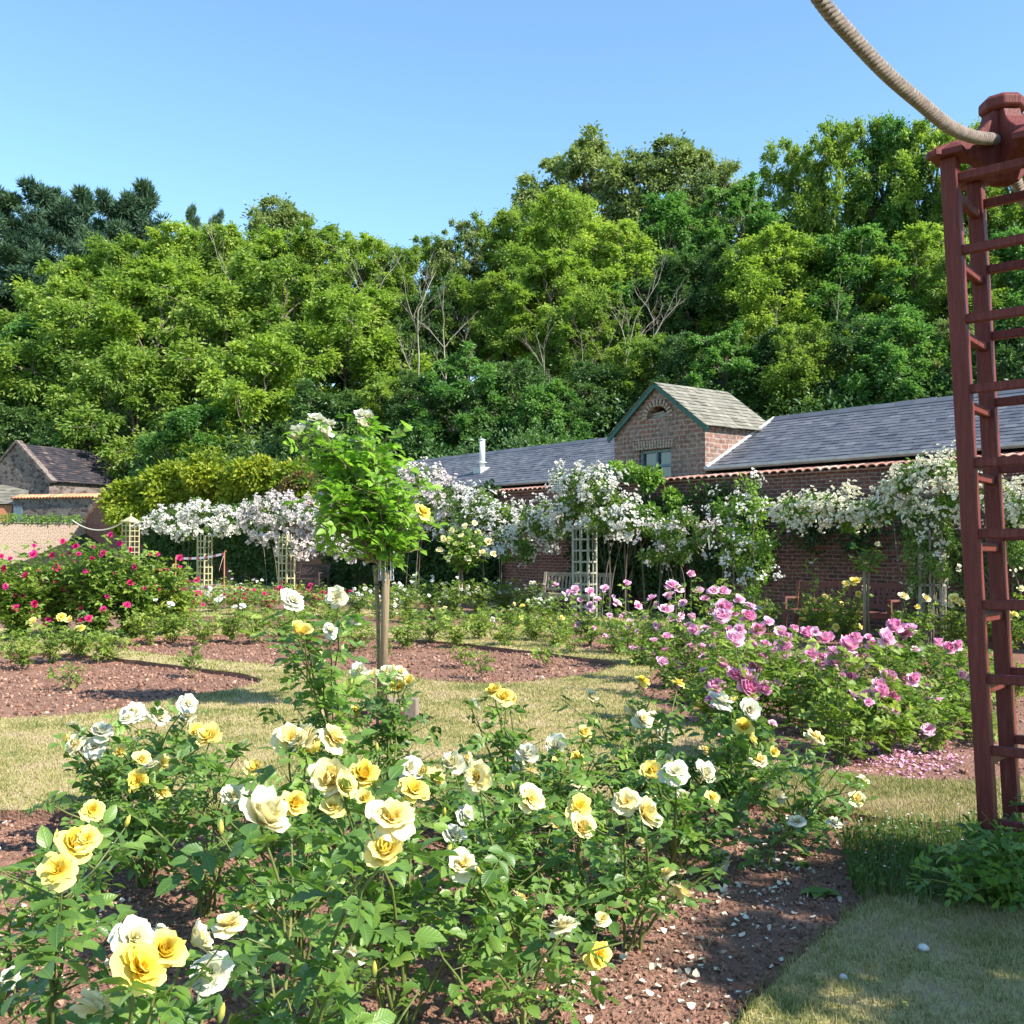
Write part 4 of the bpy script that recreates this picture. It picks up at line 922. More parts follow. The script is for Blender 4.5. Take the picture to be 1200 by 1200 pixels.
for loop in (arch, [(wx0, wz0), (wx1, wz0), (wx1, wz1), (wx0, wz1)]):
    n = len(loop); V = [(x, gr0, z) for x, z in loop] + [(x, gr0 + .22, z) for x, z in loop]; i = np.arange(n); j = (i + 1) % n; wing.add(V, [np.stack([i, j, j + n, i + n], -1)])
V = [(gs0, gr0, ZL), (gs0, gr1, ZL), (gs0, gr1, ge), (gs0, gr0, ge), (gs1, gr0, ZL), (gs1, gr1, ZL), (gs1, gr1, ge), (gs1, gr0, ge), (gm, gr1, ga)]
wing.add(V, [[[0, 1, 2, 3], [5, 4, 7, 6]], [[1, 5, 6, 8, 2]]])
wg = wing.build('gable_wall', M['brick_gable'], root)
mb = MB(); box(mb, ac - aw - .03, ac + aw + .03, gr0 + .2, gr0 + .24, az - .05, az + aw); box(mb, wx0 - .02, wx1 + .02, gr0 + .2, gr0 + .24, wz0, wz1 + .02, None); mb.build('dark_opening', M['dark'], wg)
mb = MB(); bar(mb, (ac - aw, gr0 + .12, az + .02), (ac + aw, gr0 + .12, az + .10), .04, .09); bar(mb, (ac - aw * .95, gr0 + .1, az + .1), (ac + .1, gr0 + .1, az + .14), .03, .04); mb.build('vent_slat', M['bench'], wg)
mb = MB()
for t in np.linspace(.05, math.pi - .05, 13): bar(mb, (ac + (aw + .01) * math.cos(t), gr0 - .01, az + (aw * .8 + .01) * math.sin(t)), (ac + (aw + .16) * math.cos(t), gr0 - .01, az + (aw * .8 + .16) * math.sin(t)), .06, .065, (0, 1, 0))
mb.build('brick_arch', M['brick_pale'], wg); mb = MB()
for x in np.arange(wx0 - .1, wx1 + .12, .085): bar(mb, (x, gr0 - .008, wz1 + .01), (x + (x - gm) * .06, gr0 - .008, wz1 + .2), .06, .07, (0, 1, 0))
mb.build('lintel', M['brick_pale'], wg)
mb = MB()
for x in (wx0 + .04, (wx0 + wx1) / 2, wx1 - .04): bar(mb, (x, gr0 + .1, wz0), (x, gr0 + .1, wz1), .05, .07, (0, 1, 0))
for z in (wz0 + .4, wz1 - .04): bar(mb, (wx0 + .066, gr0 + .1, z), (wx1 - .066, gr0 + .1, z), .05, .06)
wf = mb.build('window', M['bluegrey'], wg); mb = MB(); box(mb, wx0 + .05, wx1 - .05, gr0 + .13, gr0 + .14, wz0, wz1); mb.build('pane', M['glass'], wf)
mb = MB(); oh = .14
for sgn, sd in ((-1, 8), (1, 9)):
    e = gm + sgn * ((gs1 - gs0) / 2 + oh); ze = ge - oh * (ga - ge) / ((gs1 - gs0) / 2) + .05
    slates(mb, gr0 - .12, gr1 + .1, e, ze, gm, ga + .05, .17, .2, .02, sd, 'r')
rf = mb.build('gable_roof', M['stone_slate'], root)
for sgn in (-1, 1):
    mb = MB(); e = gm + sgn * ((gs1 - gs0) / 2 + oh); ze = ge - oh * (ga - ge) / ((gs1 - gs0) / 2) + .0
    bar(mb, (e, gr0 - .085, ze - .03), (gm, gr0 - .085 + (.001 * sgn), ga - .02), .035, .10, (0, 0, 1))
    mb.build('bargeboard', M['green_paint'], rf)
mb = MB()  # flashing where the roofs meet the wing
for s_ in (gs0 - .015, gs1 + .015): bar(mb, (s_, RR0, EV + .04), (s_, RR1, RG + .04), .035, .06)
mb.build('flashing', M['lead'], root)
fs = wp(0)  # flue: photo (565, 517-550)
fl = MB(); fx, fy = -3.38, 1.45
zf = EV + (RG - EV) * (fy - RR0) / (RR1 - RR0)
tube(fl, [(fx, fy, zf + .1), (fx, fy, zf + .92)], .085, 14); tube(fl, [(fx, fy, zf + .92), (fx, fy, zf + .94), (fx, fy, zf + .97)], [.105, .105, .02], 14); tube(fl, [(fx, fy, zf + .24), (fx, fy, zf + .27)], [.16, .1], 14)
flo = fl.build('flue', M['steel'], root, True)
mb = MB(); box(mb, fx - .19, fx + .19, fy - .2, fy + .18, zf - .1, zf + .1); mb.build('flue_base', M['lead'], flo)

# old barn at the left
bz = at(20, 518, 65); ub = np.array([.9, -.43]); RB = math.atan2(-.43, .9)
root = empty('stone_barn', (bz[0], bz[1], 0), 'old stone barn with dark mossy slate roof beyond the side wall', 'barn', rotz=RB)
bh, be, bw, bl = bz[2] - .12, 5.65, 2.95, 14.5
mb = MB()
V = [(-bw, 0, -.3), (bw, 0, -.3), (bw, 0, be), (0, 0, bh), (-bw, 0, be)]; V2 = [(x, bl, z) for x, y, z in V]
mb.add(V + V2, [[[0, 1, 2, 3, 4], [9, 8, 7, 6, 5]], [[1, 6, 7, 2], [5, 0, 4, 9]]])
for z in (4.1,): pass
wl = mb.build('wall', M['stone'], root)
mb = MB(); box(mb, bw - .02, bw + .03, 6.2, 6.45, 3.2, be - .05); box(mb, bw - .02, bw + .03, 8.6, 10.2, 3.0, be - .05); mb.build('opening', M['dark'], wl)
mb = MB()
for sgn, sd in ((1, 11), (-1, 12)): slates(mb, .3, bl + .2, sgn * (bw + .25), be - .2, 0, bh + .02, .24, .34, .035, sd, 'r')
mb.build('roof', M['slate_dark'], root)
mb = MB()
for sgn in (1, -1): bar(mb, (sgn * (bw + .3), .1, be - .2), (0, .1 + sgn * .001, bh + .18), .42, .16)
mb.build('gable_coping', M['stone'], root)
# stone outbuilding and low shed
a0 = at(-70, 600, 66); root = empty('stone_outbuilding', (a0[0], a0[1], 0), 'grey stone outbuilding wall at the left edge, ivy on its top', 'building')
mb = MB(); box(mb, 0, 5.1, 0, 4, -.3, 6.3); mb.build('wall', M['stone'], root); mb = MB(); box(mb, -.1, 5.2, -.1, 4.1, 6.302, 6.45, (.2, 0, 0)); mb.build('wall_top', M['slate_dark'], root)
r = np.random.default_rng(13); mb = MB()
for k in range(9): mass(mb, np.array([a0[0] + 1 + k * .5, a0[1] + .5, 6.7]), np.array([.5, .5, .4]), 120, .16, r)
tag(mb.build('ivy', M['t_green']), 'ivy growing on the grey outbuilding wall top', 'ivy')
a0 = at(-80, 600, 62.6); root = empty('low_shed', (a0[0], a0[1], 0), 'low shed with pale slate roof and brick front at the left edge', 'shed')
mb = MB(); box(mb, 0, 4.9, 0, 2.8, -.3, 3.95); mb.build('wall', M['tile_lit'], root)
mb = MB(); slates(mb, -.15, 5.05, -.15, 4.0, 2.9, 5.35, .25, .34, .03, 15); V = [(x, y, z) for x in (-.1, 5.0) for (y, z) in ((-.1, 3.96), (2.85, 3.96), (2.85, 5.3))]; mb.add(V, [[[0, 1, 2], [5, 4, 3]], [[0, 3, 4, 1], [1, 4, 5, 2], [2, 5, 3, 0]]], (.5, 0, 0)); mb.build('roof', M['stone_slate'], root)
# rubble wall with orange coping
A = at(15, 583, 62.4); B = at(114, 577, 60.4); d = B - A; L = math.hypot(d[0], d[1]); RA = math.atan2(d[1], d[0])
root = empty('rubble_wall', (A[0], A[1], 0), 'rubble stone wall topped with orange tiles in front of the old barn', 'wall', rotz=RA)
mb = MB(); box(mb, 0, L, 0, .45, -.3, A[2] - .1); mb.build('stonework', M['stone'], root)
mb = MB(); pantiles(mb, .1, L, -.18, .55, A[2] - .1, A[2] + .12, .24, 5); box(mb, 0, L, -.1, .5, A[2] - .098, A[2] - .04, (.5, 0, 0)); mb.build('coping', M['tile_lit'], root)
mb = MB(); box(mb, .1, .75, -.03, .02, 2.9, 3.9); mb.build('plate', M['bluegrey'], root)

# golden hedge behind the wall and other shrubs
def shrub(label, blobs, mat, n, leaf, cat, name, seed, T=None, group=None, stems=0, shell=.5, smat='bark'):
    """blobs in photo pixels: (px, py, rx, ry, distance)"""
    r = np.random.default_rng(seed); P = [at(b[0], b[1], b[4]) for b in blobs]; base = np.array([np.mean([p[0] for p in P]), np.mean([p[1] for p in P]), 0.0])
    root = empty(name, base, label, cat, group); mb = MB()
    for p, b in zip(P, blobs):
        rx = b[2] * b[4] / F; rz = b[3] * b[4] / F; ry = min(rx, max(.35, rz * .8))
        # build every blob from smaller clumps, so that its outline breaks up
        m = max(4, int(12 * rx * rz / .5)) if rx * rz < 2 else 26
        for q in range(m):
            v = rdir(r, 1)[0]; c = p - base + v * np.array([rx, ry, rz]) * r.uniform(.3, .85); k = r.uniform(.28, .5)
            mass(mb, c, np.array([max(rx * k, .12), max(ry * k, .12), max(rz * k, .12)]), max(16, int(2.6 * n * rx * rz / m)), leaf, r, .2, T, np.clip(r.normal(.5, .13), .2, .8))
    mb.build('foliage', M[mat], root)
    if stems:
        mb = MB()
        for q in range(stems):
            t = P[r.integers(len(P))] - base + r.normal(0, .25, 3); b0 = np.array([t[0] * .75 + r.normal(0, .15), t[1] * .7 + r.normal(0, .1), 0])
            tube(mb, bez(b0, (b0 + t) / 2 + r.normal(0, .15, 3), t, 7), np.linspace(.022, .007, 7), 5, None, False)
        mb.build('stems', M[smat], root)
    return root, base, P
shrub('large golden-green shrub billowing above the wall at the left', [(160, 588, 36, 26, 52), (205, 568, 42, 32, 51), (250, 562, 48, 30, 50), (300, 565, 46, 30, 49), (345, 568, 30, 26, 48), (142, 606, 22, 18, 52), (180, 600, 60, 22, 51), (260, 592, 60, 20, 50)], 't_gold', 1300, .26, 'shrub', 'golden_shrub', 31, stems=14)
shrub('brownish withered shrub at the right end of the golden shrub', [(352, 562, 20, 12, 46), (335, 572, 16, 10, 46)], 't_brown', 1500, .2, 'shrub', 'withered_shrub', 32)
shrub('bright green shrub spilling over the wall below the brick gable', [(760, 565, 28, 24, 22.4), (785, 585, 26, 20, 22.2), (735, 550, 20, 14, 22.6), (765, 610, 36, 18, 22)], 'leaf_clb', 1800, .12, 'shrub', 'wall_shrub', 33, stems=6)

# dark climbers and ivy on the wall
def wall_ivy(label, s0, s1, z0, z1, n, seed, mat='leaf_ivy', leaf=.1, stems=0):
    r = np.random.default_rng(seed); c = wp((s0 + s1) / 2); root = empty('wall_climber', c, label, 'climber', rotz=RZ); mb = MB(); hs = (s1 - s0) / 2
    for k in range(n):
        s = r.uniform(-hs, hs); z = z0 + (z1 - z0) * r.uniform(0, 1) ** .8
        mass(mb, np.array([s, -.18, z]), np.array([.4, .16, .34]), 70, leaf, r, .1)
    mb.build('foliage', M[mat], root)
    if stems:
        mb = MB()
        for q in range(stems):
            x = r.normal(0, .25); e = np.array([r.uniform(-hs, hs), -.25, z1]); b0 = np.array([x, -.3, 0]); tube(mb, bez(b0, (b0 + e) / 2 + [0, -.1, 0], e, 8), np.linspace(.02, .008, 8), 5, None, False)
        mb.build('stems', M['bark'], root)
wall_ivy('dark ivy covering the wall behind the second standard rose', -10.5, -.6, .1, 3.0, 330, 51, leaf=.15)
wall_ivy('dark leafy climber with pale stems on the wall right of the grey lattice pillar', 2.6, 6.3, .1, 2.7, 120, 52, leaf=.14, stems=8)
wall_ivy('thin climber on the brick wall below the gable', 6.7, 8.4, .1, 2.6, 40, 53, leaf=.13, stems=4)
wall_ivy('patchy climber on the brick wall above the red bench', 9.0, 12.2, 1.5, 2.3, 26, 54)
wall_ivy('dark climber on the wall at the far left behind the lattice', -30, -14, .1, 3.0, 330, 55, leaf=.17)
wall_ivy('green climber on the brick wall right of the red bench', 12.3, 14.5, .3, 2.0, 24, 56, 'leaf_cl', stems=5)

# ------------------------------------------------------------------ climbing roses on the rope swags
def pd(px): return 1 / (4.54e-5 * (px + 316))
def climber(label, blobs, bmat, leafmat, seed, nleaf=900, nblos=260, bs=.055, stems=6, cream=None, lleaf=.09, stemtop=None, bottom=0):
    stems = int(stems * .5) if stems < 10 else stems
    blobs = [(b[0], b[1] + 3, b[2] * 1.12, b[3] * 1.25) + tuple(b[4:]) for b in blobs]
    r = np.random.default_rng(seed); B = [(b[0], b[1], b[2], b[3], (b[4] if len(b) > 4 else pd(b[0]))) for b in blobs]
    root, base, P = shrub(label, B, leafmat, nleaf, lleaf, 'climbing rose', 'climbing_rose', seed, group='climbing roses on pillars and rope swags')
    mb = MB()
    for p, b in zip(P, B):
        rx = b[2] * b[4] / F; rz = b[3] * b[4] / F; ry = min(rx, max(.35, rz * .8)); n = int(3.6 * nblos * rx * rz)
        ncl = max(3, n // 8)
        for q in range(ncl):
            v = rdir(r, 1)[0]; v[2] = v[2] * .9 + .15; v[1] = -abs(v[1]) if r.uniform() < .7 else v[1]; v = v / np.linalg.norm(v)
            c = p - base + v * np.array([rx, ry, rz]) * r.uniform(.8, 1.2); m = int(r.integers(5, 15)); pos = c + r.normal(0, .05, (m, 3))
            fc = np.tile(v + [0, 0, .5], (m, 1)) + r.normal(0, .4, (m, 3)); ax = np.cross(fc, rdir(r, m))
            C = np.zeros((m, 3)); C[:, 0] = 0
            S = (bs * b[4] / 22 * .35 + bs * .65) * 1.25
            Fm = frames(ax, fc)
            inst(mb, BLOS[q % 3], pos, Fm, S * r.uniform(.7, 1.25, m), C)
    o = mb.build('blossoms', bmat, root); o['kind'] = 'stuff'
    if stems:
        mb = MB()
        for q in range(stems):
            t = P[r.integers(len(P))] - base + r.normal(0, .15, 3); b0 = np.array([t[0] * .4 + r.normal(0, .12), t[1] * .4 + r.normal(0, .1), 0])
            tube(mb, bez(b0, np.array([b0[0], b0[1], t[2] * .7]) + r.normal(0, .08, 3), t, 9), np.linspace(.016, .005, 9), 5, None, False)
        mb.build('stems', M['bark'], root)
climber('white climbing rose cresting the leftmost pair of lattice pillars', [(182, 614, 20, 9), (208, 604, 24, 12), (240, 602, 26, 11), (272, 607, 20, 12), (232, 592, 12, 8), (255, 618, 18, 7), (215, 621, 16, 6)], P_B, 'leaf_cl', 61, 1000, 300, .07)
climber('blush-lilac climbing rose left of the tall standard rose', [(305, 606, 20, 20), (325, 594, 24, 14), (352, 596, 26, 14), (345, 635, 18, 14), (318, 622, 16, 12), (378, 606, 22, 16), (395, 640, 22, 14)], P_BP, 'leaf_cl', 62, 800, 360, .07)
climber('blush climbing rose just right of the tall standard rose', [(465, 558, 26, 18), (495, 558, 24, 18), (520, 580, 22, 18), (480, 590, 30, 20), (505, 600, 26, 16), (448, 580, 20, 18), (440, 645, 18, 10)], P_BP, 'leaf_cl', 63, 900, 300, .06)
climber('white climbing rose on the hanging rope swag below the flue', [(545, 585, 22, 18), (562, 605, 26, 20), (590, 628, 28, 18), (615, 615, 26, 18), (635, 598, 20, 16), (575, 585, 20, 12), (610, 645, 28, 9), (640, 612, 22, 16), (588, 605, 26, 18), (628, 628, 26, 16), (530, 612, 22, 18)], P_B, 'leaf_cl', 64, 1000, 230, .055)
climber('big white climbing rose heaped over the grey lattice pillar by the bench', [(668, 575, 24, 26), (690, 562, 24, 20), (705, 580, 26, 26), (725, 595, 22, 22), (665, 605, 24, 18), (740, 612, 20, 18), (705, 612, 26, 16)], P_B, 'leaf_cl', 65, 1100, 225, .06, 8)
climber('white climbing rose swag between the grey lattice pillar and the gable', [(770, 622, 26, 18), (795, 632, 24, 18), (820, 632, 22, 16), (845, 620, 16, 14), (808, 610, 26, 14), (782, 645, 26, 12)], P_BP, 'leaf_cl', 66, 1000, 150, .05)
climber('tall loose climbing rose with scattered white flowers right of the gable', [(858, 590, 26, 24), (885, 600, 28, 26), (870, 625, 34, 26), (862, 655, 28, 22), (895, 645, 22, 22), (875, 560, 12, 16), (885, 680, 20, 16)], P_B, 'leaf_clb', 67, 900, 60, .055, 12, lleaf=.075)
climber('creamy white climbing rose swag under the wide slate roof', [(935, 595, 18, 16), (955, 592, 20, 18), (980, 590, 22, 18), (1005, 598, 18, 16), (1022, 602, 12, 12), (915, 600, 14, 12), (1030, 592, 16, 14), (992, 604, 18, 12)], P_BC, 'leaf_clb', 68, 1000, 420, .06, 0)
climber('creamy white climbing rose rising to the pillar left of the red tower', [(1040, 585, 20, 18), (1065, 572, 24, 22), (1090, 555, 22, 22), (1115, 548, 18, 20), (1100, 585, 26, 24), (1075, 600, 20, 14), (1135, 580, 20, 22)], P_BC, 'leaf_clb', 69, 900, 380, .06, 6)
climber('leafy lower growth of the pillar rose left of the red tower', [(1075, 620, 18, 18), (1095, 640, 22, 24), (1085, 668, 20, 22), (1110, 620, 16, 20), (1105, 660, 18, 26), (1080, 640, 18, 26)], P_BC, 'leaf_cl', 70, 1300, 40, .05, 10, lleaf=.075)
climber('creamy climbing rose seen between the red tower rungs at the right edge', [(1165, 582, 22, 16), (1190, 588, 22, 18), (1215, 580, 22, 22)], P_BC, 'leaf_clb', 71, 900, 380, .06, 2)
climber('green climber with few flowers below the rungs at the right edge', [(1180, 630, 24, 22), (1205, 650, 22, 26), (1175, 610, 16, 10)], P_BC, 'leaf_cl', 72, 900, 15, .05, 4)

def swag(label, a, b, sag, rad, mat, n=24, name='rope_swag'):
    t = np.linspace(0, 1, n)[:, None]; P = a * (1 - t) + b * t; P[:, 2] -= sag * (1 - (2 * t[:, 0] - 1) ** 2); mb = MB(); tube(mb, P, rad, 6); tag(mb.build(name, mat, smooth=True), label, 'rope')
swag('pale rope hanging between the side wall and the far lattice pillar', at(84, 609, 49), at(146, 611, 47), .45, .028, M['white_rope'])
swag('thin rope swag hanging under the white roses below the flue', at(545, 605, pd(545)), at(672, 608, pd(672)), .6, .02, M['stem_old'])

# ------------------------------------------------------------------ lattice pillars
def obelisk(label, px, d, H, w, mat, topz=None, cap=True):
    p = at(px, HOR, d); root = empty('lattice_pillar', (p[0], p[1], 0), label, 'lattice pillar', 'lattice pillars', rotz=RZ * .6)
    h = w / 2
    for sx in (-1, 1):
        for sy in (-1, 1):
            mb = MB(); bar(mb, (sx * h, sy * h, 0), (sx * h, sy * h, H), .045, .045); mb.build('post', mat, root)
    mb = MB(); z = .25
    while z < H:
        for s in (-1, 1): bar(mb, (-h, s * (h + .02), z), (h, s * (h + .02), z), .02, .035); bar(mb, (s * (h + .02), -h, z), (s * (h + .02), h, z), .02, .035)
        z += .24
    for s in (-1, 1): bar(mb, (0, s * (h + .02), .05), (0, s * (h + .02), H), .028, .02, (0, 1, 0)); bar(mb, (s * (h + .02), 0, .05), (s * (h + .02), 0, H), .02, .028, (0, 1, 0))
    mb.build('lattice', mat, root)
    if cap:
        mb = MB(); box(mb, -h - .08, h + .08, -h - .08, h + .08, H, H + .05); b = h + .04
        mb.add([(-b, -b, H + .05), (b, -b, H + .05), (b, b, H + .05), (-b, b, H + .05), (0, 0, H + .3)], [[[0, 1, 4], [1, 2, 4], [2, 3, 4], [3, 0, 4]]]); tube(mb, [(0, 0, H + .28), (0, 0, H + .34), (0, 0, H + .4)], [.03, .05, .01], 8)
        mb.build('cap', mat, root)
obelisk('grey lattice pillar standing in front of the weathered bench', 685, 22.0, 2.0, .36, M['lattice'], cap=False)
obelisk('cream-yellow lattice pillar under the blush roses, dark bench beside it', 336, 33.0, 1.9, .34, M['lattice_y'], cap=False)
obelisk('cream lattice pillar under the white roses behind the barrier tape', 240, 38.0, 1.9, .36, M['lattice_y'], cap=False)
obelisk('far cream lattice pillar with pointed cap at the rope end', 153, 46, 2.55, .5, M['lattice_y'])
obelisk('weathered lattice pillar inside the creamy roses left of the tower', 1092, 15.7, 1.8, .3, M['bench'], cap=False)

# ------------------------------------------------------------------ benches
def bench(label, px, d, L, mat, rot):
    p = at(px, HOR, d); root = empty('garden_bench', (p[0], p[1], 0), label, 'bench', 'garden benches', rotz=rot); h = L / 2
    for sx in (-1, 1):
        mb = MB(); bar(mb, (sx * (h - .035), -.25, 0), (sx * (h - .035), -.25, .64), .065, .065, (0, 1, 0)); mb.build('leg', mat, root)
        mb = MB(); bar(mb, (sx * (h - .035), .24, 0), (sx * (h - .035), .24, .45), .065, .065, (0, 1, 0)); bar(mb, (sx * (h - .035), .24, .44), (sx * (h - .035), .34, .93), .065, .06, (0, 1, 0)); mb.build('leg', mat, root)
        mb = MB(); bar(mb, (sx * (h - .035), -.29, .66), (sx * (h - .035), .30, .64), .07, .035); mb.build('armrest', mat, root)
    mb = MB()
    for k in range(6): y = -.25 + k * .085; bar(mb, (-h + .07, y, .44), (h - .07, y, .44), .07, .022)
    bar(mb, (-h + .07, -.275, .395), (h - .07, -.275, .395), .03, .07); mb.build('seat', mat, root)
    mb = MB(); bar(mb, (-h + .07, .335, .88), (h - .07, .335, .88), .035, .09); bar(mb, (-h + .07, .26, .53), (h - .07, .26, .53), .03, .06)
    n = int(L / .1)
    for k in range(n): x = -h + .12 + k * (L - .24) / (n - 1); bar(mb, (x, .265, .55), (x, .33, .85), .045, .014, (0, 1, 0))
    mb.build('backrest', mat, root)
bench('weathered grey slatted bench behind the grey lattice pillar', 670, 23.6, 1.75, M['bench'], RZ * .55)
bench('red-brown wooden bench against the brick wall at the right', 985, 17.6, 1.9, M['bench_red'], RZ * .75)
bench('small dark bench in the shade right of the cream-yellow lattice', 362, 33.5, 1.3, M['bench_dark'], RZ * .55)

# barrier tape
pa = at(206, 655, 27.5); pb = at(263, 650, 26.0)
for lab, p in (('left rust-coloured pin holding the red and white tape', pa), ('right rust-coloured pin holding the red and white tape', pb)):
    mb = MB(); tube(mb, [(0, 0, -.1), (0, 0, p[2] + .05)], .016, 6); tube(mb, [(0, 0, p[2] + .05), (.02, 0, p[2] + .1), (.05, 0, p[2] + .08)], .012, 5)
    o = mb.build('barrier_pin', M['rust'], loc=(p[0], p[1], 0)); tag(o, lab, 'barrier pin', 'barrier pins')
m_, nt_ = newmat('tape'); g = N(nt_); at_ = g('ShaderNodeAttribute', attribute_name='c'); sep = g('ShaderNodeSeparateXYZ'); g.l(at_.outputs['Vector'], sep.inputs[0])
md = g('ShaderNodeMath', operation='FRACT'); g.l(sep.outputs['X'], md.inputs[0]); gt = g('ShaderNodeMath', operation='GREATER_THAN', i_1=.6); g.l(md.outputs[0], gt.inputs[0])
mx = g('ShaderNodeMix', data_type='RGBA'); g.l(gt.outputs[0], mx.inputs[0]); mx.inputs[6].default_value = (.75, .7, .68, 1); mx.inputs[7].default_value = (.65, .06, .04, 1)
p_ = g('ShaderNodeBsdfPrincipled', i_Roughness=.5); g.l(mx.outputs[2], p_.inputs['Base Color']); o_ = g('ShaderNodeOutputMaterial'); g.l(p_.outputs[0], o_.inputs[0])
mb = MB()
def tape(a, b, sag, w=.06):
    n = 20; t = np.linspace(0, 1, n); P = a[None] * (1 - t[:, None]) + b[None] * t[:, None]; P[:, 2] -= sag * 4 * t * (1 - t)
    V = np.concatenate([P, P + [0, 0.012, w]]); i = np.arange(n - 1); C = np.zeros((2 * n, 3)); C[:, 0] = np.tile(t * 6, 2); mb.add(V, [np.stack([i, i + 1, i + 1 + n, i + n], -1)], C)
tape(pa, pb, .06); tape(pa - [0, 0, .7], pb - [0, 0, .75], .1); tape(pb, pb + np.array([-.12, -.05, -.45]), -.03)
mb.F = mb.F; tag(mb.build('barrier_tape', m_), 'red and white barrier tape strung between two rusty pins', 'barrier tape')

# ------------------------------------------------------------------ red rose tower with rope
LEAN = -.044
T1 = np.array([2.225, 4.80]); ax_ = unit(np.array([.27, .33])); ay_ = np.array([ax_[1], -ax_[0]])
TW = .43; TB = .37; TH = 3.42
troot = empty('rose_tower', (T1[0], T1[1], 0), 'tall red-stained wooden ladder tower holding up the thick rope', 'tower')
def tp(a_, b_, z):
    q = ax_ * a_ + ay_ * b_; return np.array([q[0] + LEAN * z, q[1], z])
W_ = .074
def ubar(mb, a, b, w, h, side):   # bar with explicit horizontal side vector
    bar(mb, a, b, w, h, side)
for (i_, j_) in ((0, 0), (1, 0), (0, 1), (1, 1)):
    mb = MB(); a, b = tp(i_ * TW, j_ * TB, -.25), tp(i_ * TW, j_ * TB, TH); s3 = np.array([ax_[0], ax_[1], 0]) * W_ / 2; t3 = np.array([ay_[0], ay_[1], 0]) * W_ / 2
    V = [e + s3 * p + t3 * q for e in (a, b) for p, q in ((-1, -1), (1, -1), (1, 1), (-1, 1))]; mb.add(V, [[[3, 2, 1, 0], [4, 5, 6, 7], [0, 1, 5, 4], [1, 2, 6, 5], [2, 3, 7, 6], [3, 0, 4, 7]]])
    o = mb.build('post', M['red_wood'], troot); bv = o.modifiers.new('edge', 'BEVEL'); bv.width = .006; bv.segments = 2
hs = [TH - .10 - .335 * k for k in range(10)]
for k, z in enumerate(hs):
    if z < .15: continue
    jz = (.004, -.006, .003, .008, -.004, 0, .005, -.003, .002, 0)[k]
    for (p0, p1, off, dz) in (((0, 0), (0, 1), -W_ / 2 - .0, jz), ((1, 0), (1, 1), W_ / 2, -.01)):      # faces along ay
        sh = np.array([ax_[0], ax_[1], 0]) * (off + (-.012 if off < 0 else .012))
        mb = MB(); e0 = tp(p0[0] * TW, p0[1] * TB, z + dz) + sh * .0; e1 = tp(p1[0] * TW, p1[1] * TB, z + dz + .006)
        d3 = np.array([ay_[0], ay_[1], 0]); bar(mb, e0 + d3 * (W_ / 2 - .012), e1 - d3 * (W_ / 2 - .012), .04, .042); o = mb.build('rung', M['red_wood'], troot); bv = o.modifiers.new('edge', 'BEVEL'); bv.width = .004
    for b_ in (0, 1):
        mb = MB(); e0 = tp(0, b_ * TB, z - .06); e1 = tp(TW, b_ * TB, z - .065); d3 = np.array([ax_[0], ax_[1], 0]); bar(mb, e0 + d3 * (W_ / 2 - .012), e1 - d3 * (W_ / 2 - .012), .04, .042); o = mb.build('rung', M['red_wood'], troot); bv = o.modifiers.new('edge', 'BEVEL'); bv.width = .004
# corner pads, ogee brackets, central finial
cen = tp(TW / 2, TB / 2, TH); up = np.array([0, 0, 1.])
for (i_, j_) in ((0, 0), (1, 0), (0, 1), (1, 1)):
    c = tp(i_ * TW, j_ * TB, TH); out = unit(np.array([c[0] - cen[0], c[1] - cen[1], 0])); perp = np.cross(up, out)
    R0 = np.linalg.norm((c - cen)[:2])
    prof = [(R0 + .10, .0), (R0 + .10, .03), (R0 + .0, .075), (R0 - .09, .105), (R0 - .15, .15), (R0 - .185, .19), (R0 - .20, .235), (.05, .24), (.0, .24), (.0, -.06), (.05, -.10), (.10, -.04), (.16, -.0), (R0 - .05, .0)]
    mb = MB(); prism(mb, prof, cen, out, up, perp * .085); o = mb.build('bracket', M['red_wood'], troot); bv = o.modifiers.new('edge', 'BEVEL'); bv.width = .005
    mb = MB(); Mx = np.stack([np.array([ax_[0], ax_[1], 0]), np.array([ay_[0], ay_[1], 0]), up], 0); m = .078
    V = [c + Mx[0] * p * m * s + Mx[1] * q * m * s + up * z for z, s in ((0.001, 1), (.028, 1), (.06, .55)) for p, q in ((-1, -1), (1, -1), (1, 1), (-1, 1))]; i = np.arange(4); j = (i + 1) % 4
    mb.add(V, [[[3, 2, 1, 0], [8, 9, 10, 11]], np.concatenate([np.stack([i, j, j + 4, i + 4], -1), np.stack([i + 4, j + 4, j + 8, i + 8], -1)])]); mb.build('corner_pad', M['red_wood'], troot)
mb = MB(); 
def nring(z, rad, n=8, ph=math.pi / 8, sq=1.0): return [cen + np.array([math.cos(k * 2 * math.pi / n + ph) * rad, math.sin(k * 2 * math.pi / n + ph) * rad, z]) for k in range(n)]
rings = [(.06, .05), (.235, .05), (.237, .09), (.25, .108), (.29, .108), (.312, .085), (.314, .0)]
V = [v for z, q in rings for v in nring(z, q)]; n = 8; i = np.arange(n); j = (i + 1) % n
mb.add(V, [np.concatenate([np.stack([i + n * k, j + n * k, j + n * (k + 1), i + n * (k + 1)], -1) for k in range(len(rings) - 1)])]); o = mb.build('finial', M['red_wood'], troot)
bv = o.modifiers.new('edge', 'BEVEL'); bv.width = .004

